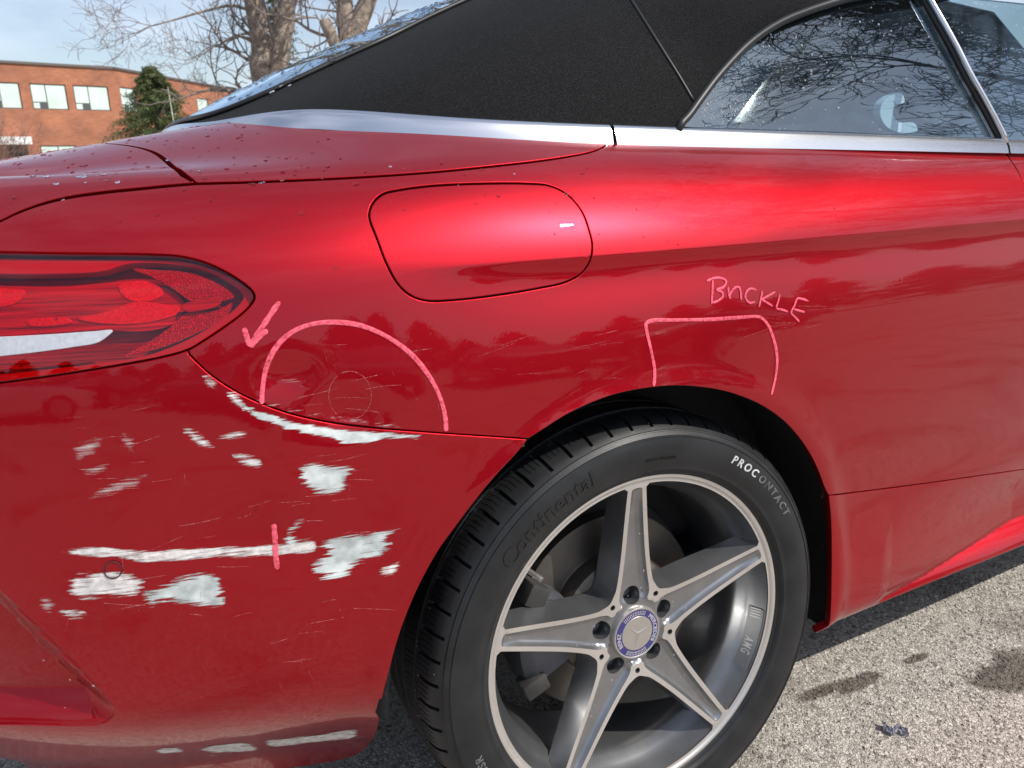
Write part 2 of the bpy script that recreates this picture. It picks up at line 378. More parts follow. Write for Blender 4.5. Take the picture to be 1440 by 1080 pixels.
_bs0 = np.argmin(np.linalg.norm(uv_lamp-uv_bs[0], axis=1)); uv_bs[0] = uv_lamp[_bs0]
DOORX = uv_belt[-1][0]
_ds = UV([(1424, 229), (1440, 258), (1458, 292)]); uv_doorseam = np.vstack([[[DOORX, uv_belt[-1][1]]], _ds, [[_ds[-1][0]+.06, .84], [_ds[-1][0]+.105, .76], [_ds[-1][0]+.13, .60], [_ds[-1][0]+.13, uv_sill[-1][1]+(_ds[-1][0]+.13-uv_sill[-1][0])*(uv_sill[-1][1]-uv_sill[0][1])/(uv_sill[-1][0]-uv_sill[0][0])]]])
uv_doorseam = smooth_poly(uv_doorseam, .008)
_sl = (uv_sill[-1][1]-uv_sill[0][1])/(uv_sill[-1][0]-uv_sill[0][0])
REAR_V = uv_lamp[0]
quarter_poly = np.vstack([uv_belt[::-1][:-1], uv_d2[::-1][:-1], uv_d1, uv_lamp[1:_bs0], uv_bs[:-1], uv_arch_q[:-1], uv_sill, uv_doorseam[::-1][:-1]])
QUARTER = panel('quarter_panel', quarter_poly, PAINT, car, holes=[uv_fuel])
FUELDOOR = panel('fuel_door', uv_fuel, PAINT, car, lift=.0003, gap=.0009, spacing=(.010, .006))
# door (only its rear edge is in view, built on to the front)
_v0 = uv_doorseam[-1][1]; door_poly = np.vstack([uv_doorseam, [[2.15, _v0+_sl*.9], [2.15, .965]], [[1.4, .985], [DOORX+.3, uv_belt[-1][1]-.003]]])
DOOR = panel('door', door_poly, PAINT, car, spacing=(.03, .012))
# bumper
uv_bot = trace([(535, 1003), (533, 1018), (528, 1035), (515, 1052), (490, 1066), (440, 1076), (300, 1092), (150, 1106), (0, 1118), (-150, 1128)], 6)
uv_bot[0] = uv_arch_b[0]
_end = -1.88
bump_poly = np.vstack([uv_lamp[_bs0:], [[_end, uv_lamp[-1][1]], [_end, uv_bot[-1][1]]], uv_bot[::-1][:-1], uv_arch_b[:-1], uv_bs[::-1][:-1]])
VENT = [(-150, 690), (-60, 772), (0, 832), (40, 868), (85, 912), (125, 953), (150, 984), (159, 999), (156, 1010), (140, 1018), (100, 1020), (40, 1019), (-40, 1018), (-150, 1016)]
uv_vent = trace(VENT, 5); uv_vent = np.vstack([uv_vent])
BUMPER = panel('bumper', bump_poly, PAINT, car, holes=[uv_vent])
# skirt below the sill seam
_blv = .222
skirt_poly = np.vstack([uv_sill[::-1], uv_arch_s[1:], [[uv_arch_s[-1][0]+.004, uv_arch_s[-1][1]-.02], [uv_arch_s[-1][0]-.008, _blv-.006], [.42, _blv-.012], [2.15, _blv-.012], [2.15, uv_sill[-1][1]+_sl*1.2]]])
SKIRT = panel('side_skirt', skirt_poly, PAINT, car, extra=False, spacing=(.010, .006), rows=np.arange(.215, .30, .0022))
# roof-compartment cover and boot lid on the deck
def trace_seq(pix, c):
    out = []; c = np.array(c, float)
    for p in np.asarray(pix, float):
        for it in range(30):
            e = proj(S(c))[0]-p
            if abs(e).max() < .05: break
            J = np.stack([(proj(S(c+[1e-4, 0]))[0]-e-p)/1e-4, (proj(S(c+[0, 1e-4]))[0]-e-p)/1e-4], -1); c = c+np.clip(np.linalg.solve(J+np.eye(2)*1e-6, -e), -.01, .01)
        out.append(c.copy())
    return np.array(out)
_bs_ = trace_seq([(270, 252), (262, 246), (250, 236), (236, 225), (224, 216)], uv_d1[0]); print('boot seam', np.round(_bs_, 3).tolist())
_dl = _bs_[-1]-_bs_[-2]; _dl = _dl/abs(_dl[1])
uv_bootseam = smooth_poly(np.vstack([uv_d1[:1], _bs_, [_bs_[-1]+_dl*.06, _bs_[-1]+_dl*.16*np.array([.6, 1]), _bs_[-1]+_dl*.32*np.array([.35, 1])]]), .012)
_bu = uv_bootseam[-1]
def deck_uv(xy):                                  # surface parameters under a plan point
    c = np.array([xy[0], 1.05]); 
    for it in range(40):
        e = S(c)[0][:2]-xy; J = np.stack([(S(c+[1e-4, 0])[0][:2]-e-xy)/1e-4, (S(c+[0, 1e-4])[0][:2]-e-xy)/1e-4], -1); c = c+np.clip(np.linalg.solve(J, -e), -.04, .04)
    return c
_strip_uv = np.array([deck_uv(np.array(q)) for q in [(.06, .150), (-.05, .155), (-.2, .190), (-.30, .235), (-.355, .275), (-.41, .34), (-.44, .42), (-.465, .52), (-.48, .62), (-.485, .75), (-.485, .93)]])
cover_poly = np.vstack([uv_d2[:-1], [uv_d2[-1]], smooth_poly(_strip_uv, .02), [[_bu[0]-.01, _strip_uv[-1][1]]], uv_bootseam[::-1][:-1]])
COVER = panel('roof_compartment_cover', cover_poly, PAINT, car, extra=False)
_sh = uv_bootseam-np.array([[.0055, 0]])*np.clip(np.arange(len(uv_bootseam))/2., 0, 1)[:, None]
boot_poly = np.vstack([_sh, [[_bu[0]-.002, 1.84], [-.95, 1.84], [-1.02, 1.55], [-1.04, 1.2], [-1.10, 1.02], [-1.25, .99], [-1.88, .99], [-1.88, .79], [-1.2, .79], [-1.2, .905], [-1.0, .912]], uv_d1[::-1][:-1]])
BOOT = panel('boot_lid', boot_poly, PAINT, car, extra=False, gap=.0009)

# dark structure seen down the panel gaps
def gap_strip(name, uv, w=.012, depth=.013):
    P = np.asarray(uv); t = np.gradient(P, axis=0); t /= np.linalg.norm(t, axis=1)[:, None]+1e-12; n = np.stack([-t[:, 1], t[:, 0]], -1)
    A = Soff(P+n*w, -depth); B = Soff(P-n*w, -depth); k = len(P)
    return list(A)+list(B), [(i, i+1, k+i+1, k+i) for i in range(k-1)]
_gs = merge([gap_strip('', q) for q in (uv_bs, uv_d1, uv_d2, np.vstack([uv_fuel, uv_fuel[:1]]), uv_sill, uv_doorseam, uv_bootseam)] + [gap_strip('', uv_lamp, .02, .06), gap_strip('', uv_belt, .02, .02)])
mesh('inner_body_flange', *_gs, GAPM, car)
# ================================================================ soft top, glass, bright trim, tail lamp, interior
TB = np.array([(2.0,.10,.968),(.9,.115,.997),(.4,.128,1.012),(.05,.138,1.022),(-.2,.18,1.034),(-.36,.265,1.046),(-.45,.40,1.039),(-.49,.6,1.042),(-.5,.9,1.040)])
TT = np.array([(1.6,.34,1.355),(.9,.34,1.385),(.5,.355,1.385),(.38,.38,1.375),(.34,.44,1.36),(.32,.53,1.36),(.31,.64,1.365),(.30,.78,1.37),(.30,.92,1.375)])
TK = np.array([.03,.03,.028,.02,.014,.014,.016,.018,.018])
AS, WS = .25, .45                                # (a, w) are stretched so that they are about metres
def TOP(q):
    q = np.atleast_2d(q); a, w = q[:, 0]/AS, q[:, 1]/WS; kn = np.arange(len(TB))
    W = spline_w(kn, a); b = W @ TB; t = W @ TT; k = W @ TK; d = t-b; tan = spline_w(kn, a+1e-3) @ TB-b
    n = np.cross(tan, d); n /= np.linalg.norm(n, axis=1)[:, None]; n *= np.where(n[:, 2] < 0, -1, 1)[:, None]
    return b+d*w[:, None]+n*(k*4*w*(1-w))[:, None]
def TOPN(q):
    q = np.atleast_2d(q).astype(float); e = 1e-3
    n = np.cross(TOP(q+[e, 0])-TOP(q-[e, 0]), TOP(q+[0, e])-TOP(q-[0, e])); n /= np.linalg.norm(n, axis=1)[:, None]+1e-15
    s = np.where(n[:, 2] < 0, -1, 1)[:, None]; return n*s
_ga = np.stack(np.meshgrid(np.linspace(.6, 7.6, 240)*AS, np.linspace(0, 1, 90)*WS, indexing='ij'), -1).reshape(-1, 2); _gap = proj(TOP(_ga))
_gaf = ((CAM-TOP(_ga))*TOPN(_ga)).sum(1) > 0
def AW(pix):
    out = []
    for p in np.atleast_2d(np.asarray(pix, float)):
        c = _ga[np.argmin(((_gap-p)**2).sum(1)+np.where(_gaf, 0, 2000))].copy()
        for it in range(14):
            e = proj(TOP(c))[0]-p
            if abs(e).max() < .02: break
            J = np.stack([(proj(TOP(c+[1e-4, 0]))[0]-e-p)/1e-4, (proj(TOP(c+[0, 1e-4]))[0]-e-p)/1e-4], -1)
            try: c = c+np.clip(np.linalg.solve(J, -e), -.03, .03)
            except Exception: break
        out.append(c)
    return np.array(out)
def fabric_mat():
    m = mat('black_roof_fabric', (.014, .014, .015), .8, 0, .15)
    n, l = nodes_of(m); b = n['Principled BSDF']; tc = n.new('ShaderNodeTexCoord')
    nz = n.new('ShaderNodeTexNoise'); nz.inputs['Scale'].default_value = 430; nz.inputs['Detail'].default_value = 4; nz.inputs['Roughness'].default_value = .85
    l.new(tc.outputs['Object'], nz.inputs['Vector'])
    big = n.new('ShaderNodeTexNoise'); big.inputs['Scale'].default_value = 7; big.inputs['Detail'].default_value = 5
    l.new(tc.outputs['Object'], big.inputs['Vector'])
    r = n.new('ShaderNodeValToRGB'); r.color_ramp.elements[0].position = .46; r.color_ramp.elements[1].position = .74
    r.color_ramp.elements[0].color = (.0014, .0014, .0018, 1); r.color_ramp.elements[1].color = (.030, .031, .034, 1)
    l.new(nz.outputs[0], r.inputs[0])
    mx = n.new('ShaderNodeMixRGB'); mx.blend_type = 'MULTIPLY'; mx.inputs[0].default_value = .55
    r3 = n.new('ShaderNodeValToRGB'); r3.color_ramp.elements[0].position = .3; r3.color_ramp.elements[1].position = .7; r3.color_ramp.elements[0].color = (.45, .45, .48, 1)
    l.new(big.outputs[0], r3.inputs[0]); l.new(r.outputs[0], mx.inputs[1]); l.new(r3.outputs[0], mx.inputs[2]); l.new(mx.outputs[0], b.inputs['Base Color'])
    bp = n.new('ShaderNodeBump'); bp.inputs['Strength'].default_value = 1.0; bp.inputs['Distance'].default_value = .0016
    l.new(nz.outputs[0], bp.inputs['Height']); l.new(bp.outputs[0], b.inputs['Normal'])
    sg = n.new('ShaderNodeTexNoise'); sg.inputs['Scale'].default_value = 5; sg.inputs['Detail'].default_value = 3; l.new(tc.outputs['Object'], sg.inputs['Vector']); bs = n.new('ShaderNodeBump'); bs.inputs['Strength'].default_value = .35; bs.inputs['Distance'].default_value = .02; l.new(sg.outputs[0], bs.inputs['Height']); l.new(bs.outputs[0], bp.inputs['Normal'])
    b.inputs['Sheen Weight'].default_value = .03; b.inputs['Sheen Roughness'].default_value = .4
    return m
FABRIC = fabric_mat()
RUBBER = mat('black_seal_rubber', (.012, .012, .013), .45, bump=(300, .2, .0004))
CHROME = mat('satin_bright_trim', (.68, .70, .73), .20, 1.0, bump=(60, .03, .0004))
def glass_mat(name, tint=(.42, .52, .55), refl=1.0, f0=.10):
    m = bpy.data.materials.new(name); m.use_nodes = True; n, l = nodes_of(m); n.clear()
    o = n.new('ShaderNodeOutputMaterial'); tr = n.new('ShaderNodeBsdfTransparent'); tr.inputs[0].default_value = (*tint, 1)
    gl = n.new('ShaderNodeBsdfGlossy'); gl.inputs['Roughness'].default_value = .004; gl.inputs[0].default_value = (.74, .89, 1, 1)
    lw = n.new('ShaderNodeLayerWeight'); lw.inputs[0].default_value = .5; pw = n.new('ShaderNodeMath'); pw.operation = 'POWER'; pw.inputs[1].default_value = 4.2; l.new(lw.outputs['Facing'], pw.inputs[0])
    fr = n.new('ShaderNodeMath'); fr.operation = 'MULTIPLY_ADD'; fr.inputs[1].default_value = 1-f0; fr.inputs[2].default_value = f0; l.new(pw.outputs[0], fr.inputs[0])
    mx = n.new('ShaderNodeMixShader'); mt = n.new('ShaderNodeMath'); mt.operation = 'MULTIPLY'; mt.inputs[1].default_value = refl; mt.use_clamp = True
    l.new(fr.outputs[0], mt.inputs[0]); l.new(mt.outputs[0], mx.inputs[0]); l.new(tr.outputs[0], mx.inputs[1]); l.new(gl.outputs[0], mx.inputs[2]); l.new(mx.outputs[0], o.inputs[0])
    return m
GLASS = glass_mat('side_glass', (.58, .74, .80), 1.15, .15)
RGLASS = glass_mat('rear_glass', (.20, .30, .32), 1.3, .12)

WIN = [(955, 176), (966, 165), (985, 139), (1003, 115), (1020, 95), (1048, 66), (1075, 45), (1103, 29), (1130, 18), (1165, 6), (1200, -4), (1260, -16), (1330, -26), (1420, -34)]
aw_win = AW(smooth_poly(WIN, 6)); aw_win[0][1] = -.004
SHEAR = [(884, -6), (905, 28), (930, 68), (955, 108), (975, 142)]
aw_sh = AW(smooth_poly(SHEAR, 8))
# rear window in (a, w)
RW = [(5.74, .97), (5.80, .62), (5.74, .45), (5.68, .33), (5.80, .245), (5.98, .125), (6.18, .060), (6.45, .030), (7.2, .019), (8.0, .017), (8.0, .97)]
aw_rw = np.vstack([smooth_poly(np.array(RW[1:10])*[AS, WS], .015), [[8*AS, .97*WS], [5.8*AS, .97*WS]]])
_xw = aw_win[-1]
fab_poly = np.vstack([aw_win, [[_xw[0]-.02, .985*WS], [5.5*AS, .985*WS], [8.0*AS, .985*WS], [8.0*AS, .0]], [[5*AS, 0.0], [4*AS, 0.0]]])
FAB = panel('soft_top', fab_poly, FABRIC, car, holes=[np.vstack([aw_rw[:-2], [[7.99*AS, .017*WS], [7.99*AS, .96*WS], [5.9*AS, .96*WS]]])], gap=0, edge=.003, depth=.012, spacing=(.02, .02), step=.01, surf=TOP, surfn=TOPN)
# seam across the fabric: a folded welt with its dark stitch groove
def ribbon(P, N, w, h=.0, wn=None):
    """flat ribbon of half width w along P, lifted h along N"""
    P = np.asarray(P); N = np.asarray(N); T = np.gradient(P, axis=0); T /= np.linalg.norm(T, axis=1)[:, None]+1e-12
    B = np.cross(T, N); B /= np.linalg.norm(B, axis=1)[:, None]+1e-12; w = np.broadcast_to(w, (len(P),))[:, None]
    return list(P+B*w+N*h)+list(P-B*w+N*h), [(i, i+1, len(P)+i+1, len(P)+i) for i in range(len(P)-1)]
_p = TOP(aw_sh); _n = TOPN(aw_sh)
welt = tube_geo(_p+_n*.0005, .0022, 8); mesh('roof_seam_welt', *welt, RUBBER, FAB)
# seal round the quarter window
_p = TOP(aw_win); _n = TOPN(aw_win); mesh('window_seal', *tube_geo(_p+_n*.001, .006, 10), RUBBER, car)
# rear window with its seal
panel('rear_window', aw_rw, RGLASS, car, gap=0, edge=.002, depth=.003, lift=.004, spacing=(.03, .03), step=.012, surf=TOP, surfn=TOPN)
mesh('rear_window_seal', *tube_geo(TOP(aw_rw[:-2])+TOPN(aw_rw[:-2])*.003, .004, 8), RUBBER, car)
# quarter glass and door glass
BPIL = [(1294, -14), (1318, 28), (1340, 68), (1358, 104), (1378, 140), (1395, 172), (1407, 196)]
aw_bp = AW(smooth_poly(BPIL, 8)); aw_bp[-1][1] = -.006
_top = [q for q in aw_win if q[0] > aw_bp[0][0]]
qg = np.vstack([_top, aw_bp, [[(aw_bp[-1][0]+aw_win[0][0])/2, -.006]]])
GL1 = panel('quarter_glass', qg, GLASS, car, gap=0, edge=.0015, depth=.004, lift=-.010, spacing=(.03, .03), step=.012, surf=TOP, surfn=TOPN)
dg = np.vstack([aw_bp[::-1]-[.008, 0], [[aw_bp[0][0]-.2, aw_bp[0][1]+.02], [.25, .4], [.06, -.006]]])
GL2 = panel('door_glass', dg, GLASS, car, gap=0, edge=.0015, depth=.004, lift=-.008, spacing=(.03, .03), step=.012, surf=TOP, surfn=TOPN)
_p = TOP(aw_bp-[.004, 0]); _n = TOPN(aw_bp)
V1, F1 = ribbon(_p, _n, .009, -.006); V2, F2 = ribbon(_p, _n, .0045, .001)
mesh('pillar_seal', *tube_geo(_p-_n*.006+[-.003, 0, 0], .0052, 10), RUBBER, car)
mesh('pillar_trim', *tube_geo(_p+[-.002, 0, 0]+_n*.003, .0050, 10), CHROME, car)
# bright strip along the waist: two lengths with a joint
def strip(name, a0, a1, n):
    a = np.linspace(a0, a1, n); q = np.stack([a*AS, a*0], -1); b = TOP(q); W = spline_w(np.arange(9), a); tan = spline_w(np.arange(9), a+1e-2) @ TB-b; tan[:, 2] = 0; tan /= np.linalg.norm(tan, axis=1)[:, None]
    out = np.cross(tan, [0, 0, 1.]); out *= np.where((out*[0, -1, 0]+out*[-.4, 0, 0]).sum(1) < 0, -1, 1)[:, None]
    h = np.interp(a, [1, 3.0, 3.5, 4.4, 5, 6, 7, 8], [.022, .0245, .0250, .0235, .0200, .0150, .012, .012])
    prof = [(-.012, .004), (-.002, .0035), (.004, .001), (.0070, -.003), (.0115, -.5), (.0155, -1.0), (.013, -1.05), (-.014, -1.03)]
    V = []
    for (o, z) in prof:
        zz = z*h if z <= -.5 else np.full(n, z); V += list(b+out*o+np.array([0, 0, 1.])*zz[:, None])
    k = len(prof); Fc = [(j*n+i, j*n+i+1, (j+1)*n+i+1, (j+1)*n+i) for j in range(k-1) for i in range(n-1)]
    Fc += [tuple(j*n for j in range(k)), tuple(j*n+n-1 for j in reversed(range(k)))]
    return mesh(name, V, Fc, CHROME, car, sharp=50)
_aj = AW([(858, 180)])[0][0]/AS
_ak = AW([(1411, 199)])[0][0]/AS; strip('waist_trim', .1, _ak-.004, 40); strip('waist_trim', _ak+.004, _aj-.008, 60); strip('waist_trim', _aj+.010, 8.0, 120)
# fill under the strip so no gap shows between trim and deck
_a = np.linspace(.2, 8, 140); _b = TOP(np.stack([_a*AS, _a*0], -1))
mesh('waist_channel', list(_b+[0, .012, .002])+list(_b+[.0, .006, -.06]), [(i, i+1, 141+i, 140+i) for i in range(139)], RUBBER, car)
# crown of the roof between the cant rails
_a = np.linspace(.05, 8, 60); _t = TOP(np.stack([_a*AS, _a*0+.985*WS], -1)); _c = _t.copy(); _c[:, 1] = .92; _c[:, 2] += .03
_m = (_t+_c)/2; _m[:, 2] += .022
mesh('roof_crown', list(_t)+list(_m)+list(_c), [(j*60+i, j*60+i+1, (j+1)*60+i+1, (j+1)*60+i) for j in range(2) for i in range(59)], FABRIC, car)

# ---------------------------------------------------------------- tail lamp
LENS = glass_mat('red_lamp_lens', (.90, .10, .145), 1.0, .045)
lamp_poly = np.vstack([uv_lamp, [[-1.2, uv_lamp[-1][1]], [-1.2, uv_lamp[0][1]]]])
lamp = empty('tail_lamp', tuple(S(UV([(150, 440)]))[0]), car)
LO = np.array(lamp.location)
def lampmesh(o):                                  # children keep world coordinates
    o.location = tuple(-LO); return o
lampmesh(panel('lens', lamp_poly, LENS, lamp, gap=.0007, lift=.0012, depth=.004, spacing=(.012, .010), extra=False))
HOUS = mat('lamp_housing', (.45, .02, .04), .45, 0, .5, .5); LDARK = mat('lamp_dark_bezel', (.42, .028, .06), .25, 0, .5, .6)
LRED = mat('lamp_red_reflector', (.80, .07, .09), .3, .15, .6, .6, bump=(500, .5, .0006)); LCLR = mat('lamp_clear_prism', (.55, .56, .59), .18, .35, .6, .4, noise=(160, .10, 3), bump=(260, .35, .0010))
LMID = mat('lamp_red_plastic', (.62, .05, .09), .3, .1, .6, .4)
def ribs(m, s):
    n, l = nodes_of(m); b = n['Principled BSDF']; tc = n.new('ShaderNodeTexCoord'); mp = n.new('ShaderNodeMapping'); mp.inputs['Scale'].default_value = (9, 9, 260); l.new(tc.outputs['Object'], mp.inputs[0])
    nz = n.new('ShaderNodeTexNoise'); nz.inputs['Scale'].default_value = 1; nz.inputs['Detail'].default_value = 4; l.new(mp.outputs[0], nz.inputs['Vector']); bp = n.new('ShaderNodeBump'); bp.inputs['Strength'].default_value = s; bp.inputs['Distance'].default_value = .006; l.new(nz.outputs[0], bp.inputs['Height']); l.new(bp.outputs[0], b.inputs['Normal'])
    c = b.inputs['Base Color'].default_value[:3]; r = n.new('ShaderNodeValToRGB'); r.color_ramp.elements[0].position = .35; r.color_ramp.elements[1].position = .68; r.color_ramp.elements[0].color = (c[0]*.45, c[1]*.3, c[2]*.35, 1); r.color_ramp.elements[1].color = (*c, 1); l.new(nz.outputs[0], r.inputs[0]); l.new(r.outputs[0], b.inputs['Base Color'])
ribs(LMID, .8); ribs(HOUS, .8)
def lp(name, pix, m, depth, step=4, th=.0016, spacing=(.012, .01), smooth=True):
    P = UV(smooth_poly(pix, step, True) if smooth else np.array(pix, float))
    return lampmesh(panel(name, P, m, lamp, gap=0, edge=.0008, lift=-depth, depth=th, spacing=spacing, step=.005, extra=False))
lampmesh(panel('housing', lamp_poly, HOUS, lamp, gap=.002, lift=-.026, depth=.006, spacing=(.03, .02), extra=False))
# dark bezel ring: outline minus an inner outline
inner = [(-150, 380), (-40, 381), (60, 382), (140, 378), (178, 367), (240, 368), (290, 379), (328, 402), (340, 416), (330, 431), (294, 458), (252, 481), (200, 500), (130, 511), (0, 526), (-150, 542)]
uvi = trace(inner, 5)
ring = np.vstack([uv_lamp, uvi[::-1]])
lampmesh(panel('bezel', ring, LDARK, lamp, gap=.001, edge=.0006, lift=-.009, depth=.012, spacing=(.012, .01), extra=False))
# honeycomb reflector in two arms joined by a bar
def z6(pts): return [(x/3.789, 340+y/3.791) for x, y in pts]
REFM = mat('lamp_reflex', (.60, .030, .06), .25, .3, .7, .5)
def reflex_bump(m):
    n, l = nodes_of(m); b = n['Principled BSDF']; tc = n.new('ShaderNodeTexCoord'); v = n.new('ShaderNodeTexVoronoi'); v.inputs['Scale'].default_value = 620
    l.new(tc.outputs['Object'], v.inputs['Vector']); r = n.new('ShaderNodeValToRGB'); r.color_ramp.elements[0].color = (.72, .10, .16, 1); r.color_ramp.elements[1].color = (.42, .04, .08, 1); r.color_ramp.elements[1].position = .55
    l.new(v.outputs['Distance'], r.inputs[0]); l.new(r.outputs[0], b.inputs['Base Color'])
    bp = n.new('ShaderNodeBump'); bp.inputs['Strength'].default_value = .9; bp.inputs['Distance'].default_value = .002; l.new(v.outputs['Distance'], bp.inputs['Height']); l.new(bp.outputs[0], b.inputs['Normal'])
reflex_bump(REFM)
n_, l_ = nodes_of(LRED); _v = n_.new('ShaderNodeTexVoronoi'); _v.inputs['Scale'].default_value = 420; _tcl = n_.new('ShaderNodeTexCoord'); l_.new(_tcl.outputs['Object'], _v.inputs['Vector']); _rl = n_.new('ShaderNodeValToRGB'); _rl.color_ramp.elements[0].color = (.95, .10, .12, 1); _rl.color_ramp.elements[1].color = (.60, .045, .07, 1); _rl.color_ramp.elements[1].position = .7; l_.new(_v.outputs['Distance'], _rl.inputs[0]); l_.new(_rl.outputs[0], n_['Principled BSDF'].inputs['Base Color'])
lp('reflector', z6([(685, 122), (820, 128), (1000, 148), (1160, 215), (1245, 285), (1235, 300), (1010, 315), (985, 300), (900, 235), (790, 170)]), REFM, .010)
lp('reflector', z6([(1235, 320), (1200, 400), (1040, 490), (860, 565), (640, 612), (760, 545), (880, 465), (960, 390), (985, 375), (1150, 360)]), REFM, .010)
lp('reflector_bar', z6([(965, 330), (1000, 318), (1180, 305), (1175, 325), (1150, 345), (990, 372), (968, 360)]), LMID, .006)
lp('light_guide', z6([(-300, 200), (0, 205), (300, 210), (560, 190), (700, 185), (860, 225), (960, 300), (965, 370), (900, 440), (760, 475), (500, 470), (200, 490), (-300, 500)]), LMID, .016)
lp('bulb_reflector', z6([(605, 215), (660, 190), (760, 185), (830, 215), (850, 270), (800, 300), (700, 310), (640, 285)]), LRED, .0148)
lp('bulb_reflector', z6([(380, 405), (560, 360), (700, 310), (850, 325), (940, 340), (940, 375), (850, 410), (700, 435), (500, 430)]), LRED, .0146)
lp('bulb_reflector', z6([(-250, 215), (0, 225), (90, 240), (60, 300), (0, 330), (-250, 330)]), LRED, .0148)
lp('bulb_reflector', z6([(100, 415), (340, 405), (350, 425), (110, 440)]), LRED, .0148)
lp('reversing_light', z6([(-300, 505), (0, 505), (300, 490), (500, 476), (606, 472), (570, 510), (520, 540), (400, 562), (200, 590), (0, 612), (-300, 640)]), LCLR, -.0016, spacing=(.008, .005))
# ---------------------------------------------------------------- bumper side vent: a recess with a flat gloss face and a bright lower shelf
VD = np.vstack([uv_vent])
_l0, _l1 = UV([(0, 832), (150, 984)]); _ld = (_l1-_l0)/np.linalg.norm(_l1-_l0); _lnv = np.array([_ld[1], -_ld[0]]); _lnv = _lnv*np.sign(_lnv @ (UV([(20, 960)])[0]-_l0))
_vb = UV([(100, 1020)])[0][1]
def vent_surf(q):
    q = np.atleast_2d(q); s = (q-_l0) @ _lnv; t = (q[:, 1]-_vb)/.030
    d = .030*np.clip(s/.036, 0, 1)*np.clip(t, 0, 1)+.0012*np.clip(-s/.004, 0, 1)
    return S(q)-SN(q)*(d+.0008)[:, None]
def vent_n(q):
    q = np.atleast_2d(q).astype(float); e = 8e-4
    n = np.cross(vent_surf(q+[e, 0])-vent_surf(q-[e, 0]), vent_surf(q+[0, e])-vent_surf(q-[0, e])); n /= np.linalg.norm(n, axis=1)[:, None]+1e-12
    return n*np.where((n*SN(q)).sum(1) < 0, -1, 1)[:, None]
PGLOSS = mat('gloss_dark_insert', (.10, .006, .010), .12, .2, .5, 1.0, .01)
ventp = panel('bumper_vent', offset(clean(resample(uv_vent, .005), .001)[::(1 if area2(uv_vent) > 0 else -1)], -.004), PAINT, car, gap=0, edge=.0004, depth=.004, spacing=(.006, .004), surf=vent_surf, surfn=vent_n)
# ---------------------------------------------------------------- interior seen through the glass
TRIM = mat('charcoal_trim', (.008, .009, .011), .6, bump=(200, .3, .001)); LEATHER = mat('dark_leather', (.012, .012, .014), .5, bump=(120, .3, .001)); PALE = mat('pale_plastic', (.90, .92, .92), .35)
def rbox(name, lo, hi, m, bevel=.04, parent=None):
    bm = bmesh.new(); bm_box(bm, lo, hi); bmesh.ops.bevel(bm, geom=bm.edges[:], offset=bevel, segments=4, affect='EDGES', profile=.6)
    return bm_obj(name, bm, m, parent or car, sharp=50)
rbox('cabin_floor', (-.3, .12, .30), (2.1, 1.68, .36), TRIM, .01)
rbox('cabin_side_trim', (-.2, .17, .36), (2.1, .24, .96), TRIM, .02)
rbox('parcel_shelf', (-.42, .30, .93), (.05, 1.5, .99), TRIM, .02)
rbox('rear_seat', (.05, .28, .42), (.30, 1.52, 1.0), LEATHER, .06)
fs = rbox('front_seat', (1.30, .34, .42), (1.52, .82, .98), LEATHER, .07)
rbox('front_seat', (1.30, 1.02, .42), (1.52, 1.5, .98), LEATHER, .07)
# seat-belt guide: a pale C-shaped arm
_g = [aty(x, y, .235) for x, y in smooth_poly([(1254, 134), (1267, 131), (1272, 143), (1258, 150), (1256, 162), (1265, 172), (1286, 173), (1290, 184), (1264, 186), (1246, 177), (1238, 161), (1241, 145)], 4, True)]
_k = len(_g); mesh('belt_guide', [tuple(p) for p in _g]+[(p[0]-.004, p[1]+.012, p[2]) for p in _g], [tuple(range(_k)), tuple(reversed(range(_k, 2*_k)))]+[(i, i+_k, (i+1) % _k+_k, (i+1) % _k) for i in range(_k)], PALE, car, smooth=False)
# underbody, wheel-arch liner and far flank close the car for light
bm = bmesh.new(); bm_box(bm, (-.95, .26, .33), (-.44, 1.5, .38)); bm_obj('underbody', bm, BLACK, car)
bm = bmesh.new(); bm_box(bm, (.42, .14, .26), (2.14, 1.65, .31)); bm_obj('underbody', bm, BLACK, car)
bm = bmesh.new(); bm_box(bm, (-.88, .34, .40), (-.5, 1.5, .78)); bm_obj('boot_tub', bm, BLACK, car)
# liner: arch tunnel with inner wall
V, Fc = [], []; n = 40
for k, (yy, rr) in enumerate([(.010, .374), (.016, .384), (.10, .392), (.33, .392), (.40, .37)]):
    for i in range(n+1):
        t = -.27+(math.pi+.27)*i/n; V.append((math.cos(t)*rr, yy, .326+math.sin(t)*rr))
for k in range(4):
    for i in range(n): Fc.append((k*(n+1)+i, k*(n+1)+i+1, (k+1)*(n+1)+i+1, (k+1)*(n+1)+i))
Fc.append(tuple(4*(n+1)+i for i in range(n+1)))
LINER = mat('arch_liner_felt', (.012, .012, .012), .95, bump=(90, .6, .004)); mesh('arch_liner', V, Fc, LINER, car)

# far half of the car: mirrored copies of the parts
FARSIDE = [QUARTER, COVER, BOOT, BUMPER, FAB, DOOR, SKIRT, GL1, GL2]+[o for o in car.children if o.name.split('.')[0] in ('roof_crown', 'rear_window', 'waist_trim', 'waist_channel', 'arch_liner')]
for o in FARSIDE:
    c = o.copy(); COL.objects.link(c); c.parent = car; c.scale = (1, -1, 1); c.location = (0, 1.84, 0)
lamp2 = lamp.copy(); COL.objects.link(lamp2); lamp2.location = (LO[0], 1.84-LO[1], LO[2]); lamp2.scale = (1, -1, 1)
for ch in list(lamp.children):
    c = ch.copy(); COL.objects.link(c); c.parent = lamp2
